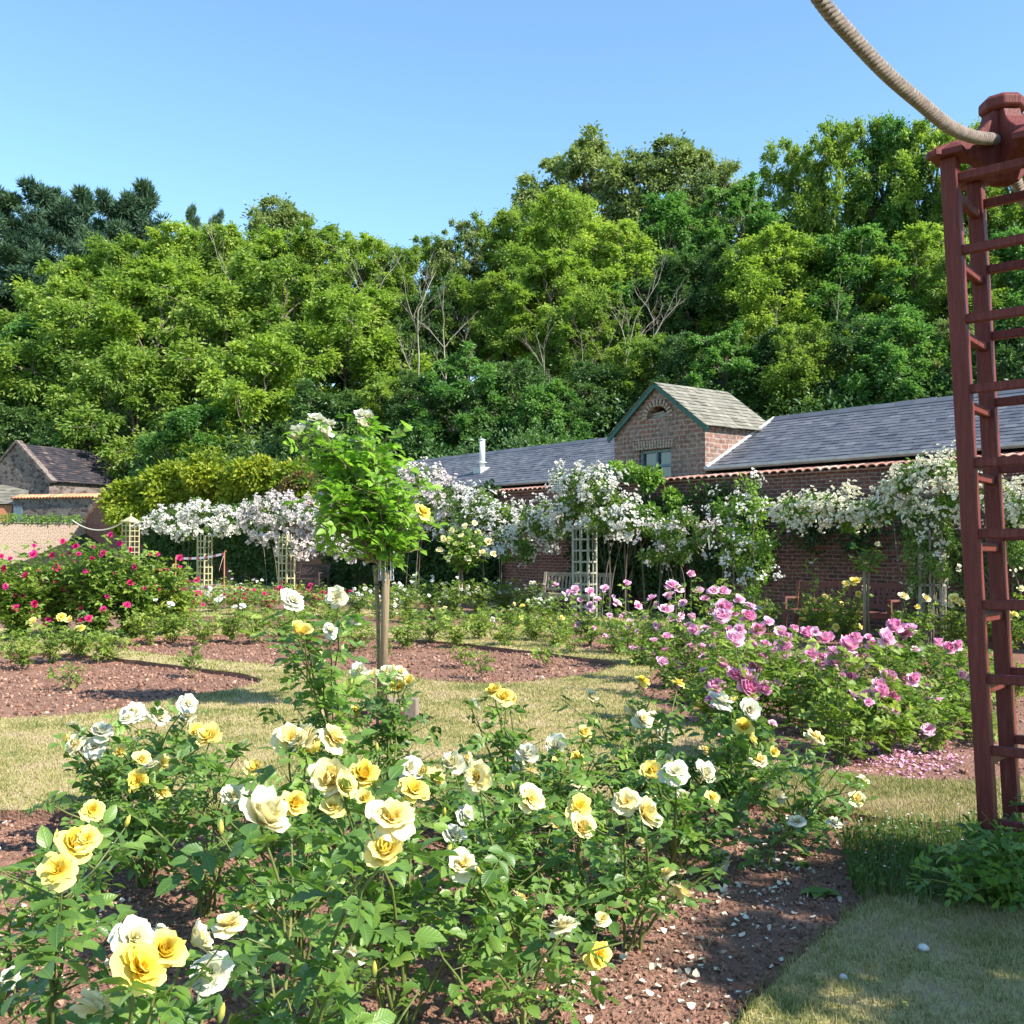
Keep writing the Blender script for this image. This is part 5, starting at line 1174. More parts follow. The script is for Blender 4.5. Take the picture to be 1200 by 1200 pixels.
# rope
def rope(label, pts, rad, pitch, name='thick_rope'):
    P = np.array(pts, float)
    # Catmull-Rom resample
    Q = [];
    for k in range(len(P) - 1):
        p0 = P[max(0, k - 1)]; p1 = P[k]; p2 = P[k + 1]; p3 = P[min(len(P) - 1, k + 2)]
        n = max(4, int(np.linalg.norm(p2 - p1) / .003))
        for t in np.arange(n) / n: Q.append(.5 * ((2 * p1) + (-p0 + p2) * t + (2 * p0 - 5 * p1 + 4 * p2 - p3) * t * t + (-p0 + 3 * p1 - 3 * p2 + p3) * t ** 3))
    Q = np.array(Q + [P[-1]]); s = np.r_[0, np.cumsum(np.linalg.norm(np.diff(Q, axis=0), axis=1))]
    T = unit(np.gradient(Q, axis=0)); S = unit(np.cross(T, [0.2, .1, 1.0])); U = np.cross(S, T); mb = MB()
    for k in range(3):
        a = 2 * math.pi * s / pitch + k * 2 * math.pi / 3
        C = Q + rad * .60 * (np.cos(a)[:, None] * S + np.sin(a)[:, None] * U)
        Rd = unit(C - Q); TT = unit(np.gradient(C, axis=0)); BB = np.cross(TT, Rd); nn = 8; aa = np.arange(nn) * 2 * math.pi / nn; m_n = len(C)
        VV = C[:, None] + (rad * .50 * np.cos(aa)[None, :, None] * Rd[:, None] + rad * .27 * np.sin(aa)[None, :, None] * BB[:, None]); i = np.arange(m_n - 1)[:, None] * nn; j = np.arange(nn)[None]; kk = (j + 1) % nn
        mb.add(VV.reshape(-1, 3), [np.stack([i + j, i + kk, i + nn + kk, i + nn + j], -1).reshape(-1, 4)])
    tube(mb, Q[::6], rad * .30, 8)
    tag(mb.build(name, M['rope'], smooth=True), label, 'rope')
rp_ = [at(900, -95, 3.35), at(962, 0, 3.6), at(1000, 45, 3.78), at(1040, 87, 3.98), at(1078, 120, 4.18), at(1112, 148, 4.4), at(1140, 160, 4.62), at(1165, 164, 4.80)]
rope('thick twisted rope sweeping down from the upper left onto the red tower top', rp_ + [at(1176, 172, 5.0), at(1183, 192, 5.15), at(1192, 215, 5.3), at(1205, 240, 5.45), at(1260, 300, 6.0)], .027, .074)

# ------------------------------------------------------------------ standard roses
def soft(p, jit=.0): return p
# tall central standard
sb = gp(447, 836); D0 = sb[1]
sroot = empty('standard_rose', (sb[0], sb[1], 0), 'tall standard rose on a wooden stake in the round bed, white clusters on top', 'standard rose')
def loc(px, py, dy=0): return at(px, py, D0 + dy)
P = np.array([loc(445, 836, .03), loc(444, 780, .03), loc(443, 720, .02), loc(441, 680), loc(440, 662)]) - sb; P[0, 2] = -.1
mb = MB(); tube(mb, P, [.024, .02, .019, .021, .03], 8); mb.build('trunk', M['stem_old'], sroot, True)
st_t = loc(453, 668, -.03)
mb = MB(); q = np.array([st_t[0] - sb[0] - .035, st_t[1] - sb[1] - .03, -.2]); tube(mb, [q, q + [.035, .0, st_t[2] + .2 - .01], q + [.035, 0, st_t[2] + .2]], [.038, .037, .035], 14)
sk = mb.build('stake', M['stake'], None, True, loc=sb); tag(sk, 'round wooden stake supporting the tall standard rose', 'stake')
mb = MB(); z = st_t[2] - .14; c = np.array([(st_t[0] - sb[0]) * .6 - .01, -.01, z])
a = np.linspace(0, 6.28, 24); tube(mb, np.stack([c[0] + .085 * np.cos(a), c[1] + .07 * np.sin(a), np.full(24, z)], -1), .008, 5); mb.build('tie', M['rubber'], sroot)
# wire guard
mb = MB(); 
for k in range(8):
    a = k * .785; tube(mb, [q + [.035 + .07 * math.cos(a), .07 * math.sin(a), st_t[2] + .1], q + [.035 + .06 * math.cos(a), .06 * math.sin(a), st_t[2] + .42]], .003, 4)
mb.build('wire_guard', M['steel'], sroot)
hub = loc(440, 662) - sb
fl_ = []
for (x, y, s, dy, mt) in [(352, 508, 17, 0, P_W), (366, 512, 18, .1, P_W), (378, 508, 17, -.1, P_W), (345, 515, 13, .0, P_W), (372, 495, 16, .05, P_W), (384, 500, 15, -.05, P_W), (360, 500, 12, .1, P_W),
        (424, 488, 14, 0, P_W), (432, 490, 11, .1, P_W), (424, 500, 15, -.05, P_W), (422, 518, 10, 0, P_W), (412, 520, 8, .1, P_W), (356, 538, 8, -.1, P_C), (493, 603, 16, -.3, P_Y)]:
    fl_.append((loc(x, y, dy), s * 1.55 * D0 / F, mt, 'cup' if mt is not P_Y else 'open'))
tips = [loc(x + (432 - x) * .06, y + 2, dy * .8) for x, y, dy in [(372, 545, .2), (395, 530, -.3), (420, 520, .3), (445, 530, -.2), (465, 545, .2), (480, 570, -.3), (475, 600, .3), (380, 575, -.4), (370, 600, .2), (395, 610, -.4), (410, 560, .4), (440, 560, -.5), (455, 590, .4), (425, 600, -.5), (400, 580, .3), (435, 610, .1), (465, 625, -.2), (385, 630, .1), (490, 590, .0), (500, 620, -.2), (360, 590, -.1), (392, 548, 0), (430, 540, .1), (455, 560, 0), (378, 615, .3), (368, 560, -.2), (388, 560, .3), (400, 640, -.3), (460, 645, -.3), (478, 635, .3), (490, 560, .2), (410, 535, -.2), (440, 580, .45), (415, 625, .45), (445, 630, -.45), (358, 612, .1), (354, 578, -.15), (364, 638, .15), (496, 642, 0), (502, 592, .1), (384, 646, -.2), (472, 652, .2), (352, 550, .1), (500, 565, -.1), (488, 622, .3), (372, 600, .4), (480, 600, -.4)]]
rose_bush('', sb, tips=tips, H=.7, R=.4, canes=4, lod='near', leaf=1.9, dens=.46, mat='leaf_std', side=3, seed=301, flowers=fl_, z0=hub[2] - .02, low=.5, root=sroot, stem=M['stem_old'], thick=1.35, fname='rose_flower')
# edging blocks beside the stake
for i, (x, y, w, h, rz, lab) in enumerate([(458, 826, .16, .13, .3, 'short wooden block at the foot of the stake, nearer it'), (482, 830, .13, .16, -.2, 'grey block right of the stake foot')]):
    p = gp(x, y + 8); mb = MB(); box(mb, -w / 2, w / 2, -.05, .05, -.05, h); o = mb.build('edging_block', M['wood_end'], loc=(p[0], p[1], 0), rotz=rz); bv = o.modifiers.new('edge', 'BEVEL'); bv.width = .012; bv.segments = 2; tag(o, lab, 'block', 'edging blocks')
def small_standard(label, px, ybase, ytop, crown, fm, rnd, fs, mat, seed, R, H, leaf=1.1, canes=14, stake=True, fl=()):
    b = gp(px, ybase); root = empty('standard_rose', b, label, 'standard rose'); h = at(px, ytop, b[1])[2]
    mb = MB(); tube(mb, [(.02, 0, -.1), (0, .02, h * .5), (.01, 0, h)], [.025, .022, .026], 7); mb.build('trunk', M['stem_old'], root, True)
    rose_bush('', b, H=H, R=R, canes=canes, lod='far' if b[1] > 14 else 'mid', leaf=leaf, mat=mat, seed=seed, z0=h - .03, low=.1, root=root, stem=M['stem_old'], flowers=[(np.array(at(x, y, b[1] - .3)), fs, fm, 'far', np.array([0, -.8, .6])) for x, y in fl], rnd=rnd, fmat=fm, fshape='far', fsize=fs, thick=1.8)
    if stake:
        mb = MB(); tube(mb, [(-.06, 0, -.1), (-.055, 0, h - .02)], .028, 8); o = mb.build('stake', M['stake'], loc=b, smooth=True); tag(o, 'thin wooden stake of ' + label, 'stake')
small_standard('the smaller standard rose right of the tall one', 541, 722, 668, None, P_C, 12, .17, 'leaf_clb', 302, .6, .95, 1.5, 30, fl=[(520, 632), (530, 622), (545, 618), (560, 625), (572, 635), (578, 650), (515, 645), (535, 638), (552, 640), (565, 648), (548, 655), (525, 655), (540, 628), (556, 614)])
small_standard('the sparse young standard rose in front of the red bench', 1018, 757, 668, None, P_C, 2, .1, 'leaf_clb', 303, .34, .42, 1.5, 7, fl=[(1028, 638)])

# ------------------------------------------------------------------ foreground yellow rose bushes
def W2(lst, face=True):
    out = []
    for (x, y, s, k) in lst:
        mt = {'Y': P_Y, 'C': P_C, 'W': P_W}[k[0]]; shp = {'o': 'open', 'c': 'cup', 'l': 'loose'}[k[1]]
        d = .094 * F / s if len(k) < 3 else float(k[2:])
        rr = np.random.default_rng(x * 7 + y)
        fc = np.array([rr.normal(.25, .45), rr.normal(-.55, .35), rr.uniform(.35, 1.0)])
        out.append([np.array(at(x, y, d)), s * d / F * 1.22, mt, shp, fc])
    return out
def near_bush(label, bx, by, fl, H, R, canes, **kw):
    k = min(1.33, 5.85 / by); bx, by = bx * k, by * k
    fl = [(x, y, s, c[:2] + str(min((float(c[2:]) if len(c) > 2 else .094 * F / s) * 1.33, by + .35))) for x, y, s, c in fl]
    z = bed_z(bx, by); kw['dens'] = kw.get('dens', 1.0) * .72; kw['leaf'] = kw.get('leaf', 1.0) * 1.15; kw.setdefault('low', .32); kw.setdefault('side', 2)
    canes = max(3, int(canes * .55))
    kw.setdefault('rnd', 2); kw.setdefault('fmat', P_W if int(bx * 10) % 2 else P_C); kw['fsize'] = .1; kw['fshape'] = 'loose'
    return rose_bush(label, (bx, by, z), flowers=W2(fl), H=H * .84, R=R * 1.1, canes=canes, thick=1.15, group='yellow rose bushes in the foreground bed', cat='rose bush', fname='rose_flower', **kw)
near_bush('yellow rose bush at the bottom left corner with large cream and yellow blooms', -.62, 1.62, [(160, 1140, 62, 'Yl1.45'), (190, 1118, 44, 'Yc1.5'), (152, 1105, 46, 'Wl1.6'), (225, 1105, 46, 'Cc1.65'), (252, 1140, 40, 'Wl1.75'), (104, 1188, 52, 'Co1.5')], .88, .36, 6, leaf=1.0, dens=.85, side=2, seed=401, buds=2)
near_bush('yellow rose bush with a drooping deep yellow cluster near the left edge', -.98, 2.2, [(88, 992, 44, 'Yc2.05'), (103, 985, 32, 'Yl2.05'), (72, 1022, 40, 'Yl2.0')], .75, .4, 7, leaf=1.0, seed=402, buds=3)
near_bush('leafy rose bush with round cream bloom and half-open yellow bloom, left of centre', -.42, 1.95, [(305, 964, 60, 'Cc1.9'), (458, 965, 50, 'Cl1.72'), (452, 1000, 52, 'Yc1.7'), (343, 943, 34, 'Yc2.3')], .85, .42, 13, leaf=1.08, dens=1.0, seed=403, buds=3)
near_bush('rose bush with a tight yellow bunch just left of centre', -.30, 2.65, [(390, 915, 42, 'Cc2.45'), (402, 925, 38, 'Yc2.4'), (424, 912, 34, 'Yc2.5'), (389, 948, 30, 'Yc2.4'), (426, 936, 24, 'Yc2.4'), (483, 930, 34, 'Yo2.6')], .85, .45, 9, seed=404, buds=4)
near_bush('rose bush topped by three cream blooms side by side', -.62, 3.0, [(340, 868, 38, 'Cl2.8'), (362, 870, 42, 'Co2.75'), (386, 868, 40, 'Cl2.8'), (372, 880, 30, 'Yc2.75'), (300, 903, 25, 'Yc3.2'), (272, 935, 25, 'Wo3.2'), (290, 925, 20, 'Wc3.3')], .9, .5, 10, seed=405, buds=3)
near_bush('rose bush with two bright yellow blooms above the left part of the bed', -1.02, 3.45, [(230, 860, 24, 'Yc'), (246, 866, 30, 'Yc3.4'), (255, 862, 22, 'Yo3.5')], .8, .5, 10, seed=406, buds=2)
near_bush('rose bush with mixed cream and yellow open blooms at the left', -1.33, 3.75, [(190, 897, 28, 'Yl'), (163, 915, 26, 'Yo3.6'), (165, 892, 20, 'Yc3.7'), (142, 882, 18, 'Yc4.0'), (190, 930, 18, 'Yc3.7'), (107, 951, 27, 'Yo3.5')], .82, .55, 13, seed=407, buds=2)
near_bush('rose bush with several ivory blooms at its top on the far left', -1.58, 4.35, [(92, 874, 27, 'Co3.9'), (76, 868, 14, 'Yc3.9'), (118, 860, 28, 'Wc3.9'), (155, 838, 24, 'Wl'), (185, 842, 24, 'Wo'), (218, 826, 24, 'Wl4.1'), (222, 840, 20, 'Wc4.2'), (112, 878, 24, 'Wl3.9')], .85, .6, 13, seed=408, buds=5)
near_bush('rose bush in the middle of the bed with one perfect cream bloom', .02, 3.0, [(562, 912, 38, 'Co2.85'), (541, 1017, 38, 'Cl2.6'), (531, 981, 32, 'Wc2.9'), (543, 955, 26, 'Wl3.2')], .78, .5, 13, seed=409, buds=3)
near_bush('rose bush with pale and yellow blooms behind the central cream bloom', -.05, 3.5, [(620, 938, 35, 'Co3.0'), (530, 897, 28, 'Wc3.5'), (507, 915, 26, 'Yc3.4'), (478, 903, 28, 'Wl3.6'), (540, 905, 20, 'Wc3.6'), (495, 905, 18, 'Yc3.6')], .78, .55, 14, seed=410, buds=3)
near_bush('rose bush with paired cream-yellow blooms right of centre, their lower stems bare', .36, 3.15, [(733, 942, 36, 'Cl3.0'), (752, 954, 36, 'Cc2.95')], .6, .38, 7, seed=411, buds=1)
near_bush('rose bush with a deep yellow over a cream bloom right of centre', .22, 3.3, [(677, 948, 32, 'Yl3.0'), (679, 972, 32, 'Cc2.95')], .72, .45, 11, seed=421, buds=2)
near_bush('rose bush carrying pale greenish-white blooms behind the centre right', .18, 4.0, [(618, 888, 30, 'Wc'), (651, 876, 28, 'Wc'), (653, 903, 24, 'Yc'), (674, 891, 22, 'Yo'), (683, 860, 16, 'Yc4.5'), (605, 898, 20, 'Wl'), (660, 915, 20, 'Wl')], .78, .5, 13, seed=412, buds=2)
near_bush('rose bush with a large pale cream bloom seen from behind, right of centre', .62, 3.85, [(790, 908, 34, 'Wl3.3'), (765, 905, 26, 'Yc3.4'), (823, 908, 28, 'Wc3.6'), (833, 937, 17, 'Yl3.8'), (800, 935, 18, 'Wl3.8'), (845, 1008, 25, 'Wc3.9')], .7, .5, 14, seed=413, buds=2)
near_bush('rose bush with a cream spray and a nodding ivory bloom behind the right half', .55, 4.6, [(738, 838, 24, 'Cl'), (750, 847, 26, 'Co'), (738, 862, 22, 'Cc'), (763, 848, 22, 'Wl'), (774, 866, 24, 'Wc'), (692, 818, 18, 'Cc4.9'), (790, 896, 14, 'Yl4.5')], .72, .5, 13, seed=414, buds=3)
near_bush('rose bush on the right with ivory blooms on long shoots', .95, 4.75, [(843, 826, 27, 'Wl4.2'), (877, 834, 26, 'Wc4.2'), (860, 823, 16, 'Yc4.3'), (872, 856, 24, 'Yl4.1'), (880, 868, 16, 'Yc4.1'), (905, 882, 16, 'Yc4.5'), (888, 894, 20, 'Cl4.2')], .72, .5, 11, seed=415, buds=2)
near_bush('rightmost yellow rose bush beside the soil edge', 1.42, 5.25, [(952, 868, 26, 'Cl4.6'), (1003, 939, 20, 'Cl5.2')], .72, .48, 14, seed=416, buds=2)
near_bush('rose bush with tall shoots of pale blooms in front of the staked rose', -.72, 4.2, [(340, 706, 30, 'Wo3.6'), (396, 702, 27, 'Wo3.6'), (346, 740, 24, 'Yc3.6'), (356, 742, 20, 'Yc3.6'), (386, 742, 18, 'Wl3.7'), (372, 772, 18, 'Cl3.8')], .7, .4, 8, seed=417, buds=3)
near_bush('rose bush with a knot of ivory and yellow blooms at the stake foot', -.52, 4.4, [(421, 787, 18, 'Wc4.7'), (437, 795, 18, 'Cc4.7'), (453, 791, 20, 'Wl4.7'), (468, 789, 16, 'Cl4.7'), (465, 806, 20, 'Yl4.7'), (478, 799, 16, 'Yc4.7'), (415, 835, 14, 'Yl4.6')], .4, .4, 5, seed=418, buds=2)
near_bush('rose bush with clear yellow blooms at the back of the bed centre', -.02, 4.9, [(580, 811, 22, 'Yo4.3'), (590, 818, 22, 'Yc4.3'), (599, 820, 14, 'Yc4.4'), (552, 828, 20, 'Wc4.3'), (545, 888, 16, 'Cc4.2')], .72, .5, 12, seed=419, buds=2)
near_bush('rose bush at the back with two small yellow blooms held high', .85, 5.75, [(752, 801, 17, 'Yl5.7'), (794, 804, 17, 'Yo5.7')], .55, .45, 9, seed=420)
near_bush('leafy low rose bush at the bottom centre with one fallen-over yellow bloom', .02, 2.55, [(697, 1120, 30, 'Yl2.7')], .68, .36, 12, leaf=.95, seed=422, buds=2)
near_bush('sprawling leafy rose bush against the left edge', -1.35, 2.75, [], .8, .5, 13, seed=423, buds=2)
near_bush('low leafy rose bush at the front left, long green shoots', -.78, 1.35, [], .62, .34, 5, leaf=.95, dens=.8, side=2, seed=424)
near_bush('low rose bush in the shade on the right of the soil', 1.0, 3.95, [], .42, .3, 8, seed=427)

# ------------------------------------------------------------------ pink roses
PB = [(868, 7.7, .72), (840, 9.0, .8), (885, 9.3, .95), (812, 10.6, .85), (782, 11.8, .85), (850, 11.5, 1.0), (790, 13.6, 1.0), (832, 13.4, 1.0), (750, 13.6, .85), (722, 15, .85), (690, 16.4, .85), (662, 17.4, .85), (925, 9.6, .85), (960, 8.8, .8), (1000, 8.9, .8), (1035, 8.0, .75), (1055, 9.0, .85), (1110, 9.2, .8), (985, 7.8, .7), (905, 11.0, .9), (735, 16.0, .95), (1090, 8.2, .6), (1135, 8.6, .55), (875, 13.2, 1.0)]
PF = [(838, 806, 14), (876, 797, 20), (875, 809, 23), (895, 809, 16), (845, 780, 15), (860, 752, 20), (782, 748, 13), (814, 740, 13), (845, 725, 20), (832, 719, 12), (861, 721, 12), (876, 725, 15), (846, 714, 16), (888, 739, 15), (868, 739, 12), (835, 745, 10), (895, 757, 14), (860, 792, 14), (886, 785, 17), (839, 807, 20), (777, 777, 11), (796, 782, 9), (810, 760, 12), (780, 716, 14), (810, 724, 9), (785, 727, 9), (787, 688, 14), (795, 692, 14), (784, 699, 10), (819, 694, 12), (764, 702, 10), (747, 711, 11), (722, 707, 9), (692, 712, 10), (675, 693, 10), (667, 695, 7), (651, 686, 6), (735, 685, 8), (709, 690, 8), (691, 695, 10), (736, 732, 12), (847, 695, 14), (836, 694, 12), (810, 674, 6),
      (946, 744, 15), (967, 752, 18), (994, 759, 18), (1002, 751, 14), (922, 750, 14), (905, 755, 12), (922, 760, 14), (937, 774, 15), (951, 771, 15), (965, 776, 18), (979, 777, 17), (994, 794, 15), (1002, 802, 17), (1016, 817, 15), (1036, 750, 19), (1046, 737, 16), (1061, 744, 15), (1069, 739, 12), (1040, 795, 18), (1029, 806, 16), (1035, 814, 17), (1045, 819, 16), (1060, 797, 18), (1070, 797, 14), (1099, 756, 12), (1112, 760, 14), (1122, 757, 11), (1009, 777, 18), (1020, 756, 8), (939, 794, 9), (1130, 792, 8), (910, 781, 10), (914, 742, 12), (900, 730, 10), (880, 712, 10), (866, 704, 10), (757, 722, 8), (770, 735, 8), (700, 703, 7), (715, 722, 7), (680, 704, 6), (826, 703, 10), (800, 708, 9), (855, 738, 9), (930, 738, 9), (975, 765, 12), (952, 758, 11), (1052, 760, 9), (895, 770, 9), (866, 770, 9), (823, 770, 9)]
PL = ['nearest pink rose bush at the left tip of the pink bed', 'pink rose bush leaning over the grass at the left of the pink bed', 'tall pink rose bush heavy with blooms, at the middle of the pink bed', 'pink rose bush on the left bend of the pink bed', 'pink rose bush with small blooms behind the left bend', 'tall pink rose bush behind the middle of the pink bed', 'pink rose bush with a clustered spray below the gable', 'pink rose bush at the back, level with the gable window', 'small pink rose bush left of the clustered spray',
      'pink rose bush at the narrow left end of the pink bed', 'pink rose bush in front of the grey lattice pillar', 'leftmost pink rose bush beside the weathered bench', 'pink rose bush with a dense bunch left of the yellow bushes', 'pink rose bush whose blooms form a row in front of the yellow bushes', 'pink rose bush with paired high blooms below the young standard rose', 'front right pink rose bush above the fallen petals, four-bloom cluster', 'pink rose bush with a high cluster right of the young standard rose', 'pink rose bush just left of the red tower', 'low front pink rose bush left of the fallen petals', 'pink rose bush between the two tallest pink clusters',
      'far pink rose bush behind the narrow left end', 'low leafy pink rose bush beside the red tower foot', 'leafy rose bush seen behind the red tower posts', 'pale-budded pink rose bush in front of the loose white climber']
assign = {i: [] for i in range(len(PB))}
for (x, y, s) in PF:
    best = None
    for i, (bx, bd, bh) in enumerate(PB):
        z = at(x, y, bd)[2]; lat = abs(x - bx) * bd / F
        if z < .3 or z > 1.28: continue
        sc_ = lat + abs(s * bd / F - .12) * 3 + .1 * len(assign[i]) * .3
        if best is None or sc_ < best[0]: best = (sc_, i)
    if best: assign[best[1]].append((x, y, s))
for i, (bx, bd, bh) in enumerate(PB):
    r = np.random.default_rng(500 + i); p = at(bx, HOR, bd); base = (p[0], p[1], bed_z(p[0], p[1]))
    fl = []
    for (x, y, s) in assign[i]:
        sz = 1.42 * min(.14, max(.075, s * bd / F)); fl.append((np.array(at(x, y, bd + r.uniform(-.15, .1))), sz, P_P, 'globe' if bd < 11 else 'far', np.array([r.normal(0, .4), -.6 + r.normal(0, .3), .9])))
    rose_bush(PL[i], base, flowers=fl, H=bh * .72, R=.5 if bd > 9 else .42, canes=7 if bd < 9.5 else 9, lod='near' if bd < 9.5 else ('mid' if bd < 11.5 else 'far'), low=.3 if bd < 9.5 else .15, leaf=1.25 if bd < 9.5 else 1.15, dens=.85 if bd < 9.5 else 1.0, mat='leaf_mid', seed=520 + i, group='pink rose bushes', fmat=P_P, fshape='far', rnd=7 if bd > 9 else 4, fsize=.11)

# ------------------------------------------------------------------ magenta shrub roses at the left
RB_ = [(-30, 17.3, 1.55), (22, 17.0, 1.66), (68, 17.6, 1.68), (112, 17.2, 1.78), (158, 17.5, 1.68), (194, 18.0, 1.4), (215, 19.5, .85)]
RF = [(39, 650, 11), (62, 651, 11), (89, 641, 11), (110, 640, 9), (121, 649, 13), (130, 627, 8), (141, 638, 8), (153, 645, 10), (159, 665, 12), (153, 684, 12), (66, 666, 10), (31, 675, 12), (49, 682, 13), (6, 667, 11), (6, 688, 12), (2, 652, 8), (19, 713, 12), (42, 708, 11), (58, 726, 11), (51, 734, 9), (104, 725, 11), (96, 727, 10), (121, 715, 12), (149, 709, 12), (126, 699, 7), (47, 669, 8), (27, 699, 9), (85, 704, 7), (211, 654, 10), (177, 650, 6), (185, 650, 6), (211, 665, 6), (231, 680, 10), (215, 693, 10), (232, 696, 12), (224, 717, 10), (74, 635, 9), (82, 650, 8), (92, 650, 7), (12, 655, 7), (75, 690, 7), (100, 670, 7), (135, 672, 6), (170, 690, 6), (188, 668, 6), (-10, 700, 10), (40, 640, 7), (108, 655, 7)]
RL = ['magenta rose shrub cut by the left edge', 'magenta rose shrub at the left, full of blooms', 'magenta rose shrub second from the left edge', 'tallest magenta rose shrub, below the far lattice pillar', 'magenta rose shrub right of the tallest one', 'lower magenta rose shrub sloping down towards the barrier tape', 'small magenta rose bush in front of the barrier tape']
assign = {i: [] for i in range(len(RB_))}
for (x, y, s) in RF: assign[min(range(len(RB_)), key=lambda i: abs(x - RB_[i][0]) + (0 if at(x, y, RB_[i][1])[2] < RB_[i][2] + .15 else 40))].append((x, y, s))
for i, (bx, bd, bh) in enumerate(RB_):
    r = np.random.default_rng(600 + i); p = at(bx, HOR, bd); fl = [(np.array(at(x, y, bd - .35 - r.uniform(0, .2))), min(.14, .9 * s * bd / F), P_R if r.uniform() < .5 else P_D, 'far', np.array([r.normal(0, .4), -.9, .6])) for (x, y, s) in assign[i]]
    rose_bush(RL[i], (p[0], p[1], 0), flowers=fl, H=bh * .95, R=.62 if bh > 1 else .4, canes=44 if bh > 1 else 12, side=4, lod='far', leaf=1.5, dens=.9, low=.08, mat='leaf_mid' if i == 3 else 'leaf_yel', seed=620 + i, group='magenta rose shrubs', rnd=12, fmat=P_D, fshape='far', fsize=.085)

# ------------------------------------------------------------------ other bushes of the middle and far beds
def far_bush(label, px, d, H, R, mat, fm=None, rnd=0, fs=.1, canes=12, fl=(), group=None, seed=None, leaf=1.05, dens=1.0, low=.08):
    p = at(px, HOR, d); r = np.random.default_rng(seed or int(px * 3 + d * 11))
    F_ = [(np.array(at(x, y, d - r.uniform(0, .25))), s * d / F, m, 'far', np.array([r.normal(0, .4), -.7, .8])) for (x, y, s, m) in fl]
    rose_bush(label, (p[0], p[1], 0), flowers=F_, H=H, R=R, canes=canes, lod='far' if d > 11 else 'mid', leaf=leaf, dens=dens, mat=mat, seed=seed or int(px * 7 + d * 13), rnd=rnd, fmat=fm, fshape='far', fsize=fs, group=group, low=low)
GW = 'white rose bushes in the far bed'
for i, (px, d, H, R, lab) in enumerate([(478, 21.5, .95, .55, 'white rose bush just right of the tall stake'), (505, 23, 1.0, .6, 'white rose bush left of the smaller standard rose'), (530, 22.2, .95, .55, 'white rose bush at the foot of the smaller standard rose'), (562, 22.6, 1.0, .6, 'white rose bush right of the smaller standard rose'),
        (590, 23.2, .95, .6, 'white rose bush midway between smaller standard and grey bench'), (618, 23, .8, .5, 'white rose bush left of the grey bench'), (640, 20.5, .7, .45, 'low white rose bush in front of the grey bench'), (452, 20, .9, .5, 'white rose bush behind the tall stake, seen on its left')]):
    far_bush(lab, px, d, H, R, 'leaf_mid', P_BC if i % 2 else P_B, 16, .11, 16, group=GW)
GR = 'red and white rose bushes in the far left bed'
for i, (px, d, H, R, fm, lab) in enumerate([(252, 24, .75, .5, P_B, 'small white-flowered bush right of the barrier tape'), (285, 23, .7, .5, P_D, 'crimson rose bush right of the barrier tape'), (312, 23.5, .8, .5, P_D, 'crimson rose bush with white blooms beside it, left of the tall pale shoots'), (340, 24.5, .8, .5, P_D, 'crimson rose bush below the cream-yellow lattice pillar'), (368, 24, .75, .5, P_D, 'crimson rose bush in front of the dark bench'), (392, 22.5, .7, .45, P_D, 'crimson rose bush right of the dark bench'), (300, 26.5, .75, .55, P_B, 'white rose bush behind the crimson roses'), (270, 26, .8, .5, P_B, 'pale rose bush below the white climbing rose at the left'), (420, 23.5, .75, .5, P_B, 'white rose bush left of the tall stake')]):
    far_bush(lab, px, d, H, R, 'leaf_yel' if i % 3 == 0 else 'leaf_mid', fm, 14, .12, 14, group=GR)
far_bush('green rose bush with yellow blooms in front of the red bench, left', 955, 17.0, 1.05, .5, 'leaf_mid', P_Y, 4, .11, 16, [(1002, 682, 12, P_Y), (992, 685, 11, P_Y), (952, 704, 10, P_Y), (962, 723, 12, P_Y), (942, 717, 8, P_Y), (940, 726, 8, P_Y), (967, 700, 9, P_Y), (950, 660, 5, P_B)], seed=701)
far_bush('yellow rose bush at the foot of the young standard rose', 990, 16.6, .9, .45, 'leaf_mid', P_Y, 3, .1, 14, [(1015, 690, 11, P_C), (1007, 697, 10, P_Y), (980, 736, 11, P_Y), (1007, 735, 9, P_Y), (1010, 680, 10, P_Y)], seed=702)
far_bush('rose bush with two cream-yellow blooms right of the young standard rose', 1068, 15.0, .8, .45, 'leaf_mid', None, 0, .1, 12, [(1058, 700, 15, P_C), (1085, 702, 15, P_C), (1075, 712, 8, P_Y)], seed=703)
far_bush('yellow rose bush just left of the red tower', 1118, 15.0, .8, .45, 'leaf_mid', P_Y, 2, .12, 12, [(1118, 703, 17, P_Y), (1125, 708, 14, P_Y), (1112, 710, 12, P_C)], seed=704)
far_bush('yellow rose bush seen between the red tower posts', 1180, 14.5, .85, .5, 'leaf_mid', P_Y, 2, .12, 14, [(1180, 711, 15, P_Y), (1187, 721, 11, P_Y), (1196, 691, 10, P_C)], seed=705)
far_bush('white rose bush behind the tower rungs near the wall', 1150, 16.2, .8, .5, 'leaf_cl', P_B, 5, .1, 14, seed=706)
far_bush('green bush against the wall left of the red bench', 895, 19.0, .8, .6, 'leaf_cl', None, 0, .1, 14, seed=707)
far_bush('pale pink-white rose bush below the loose white climber', 855, 17.5, 1.05, .55, 'leaf_mid', P_BP, 14, .1, 14, seed=708)
far_bush('green bush between the red bench and the rightmost climber', 1060, 17.0, .6, .5, 'leaf_cl', P_B, 3, .09, 12, seed=709)
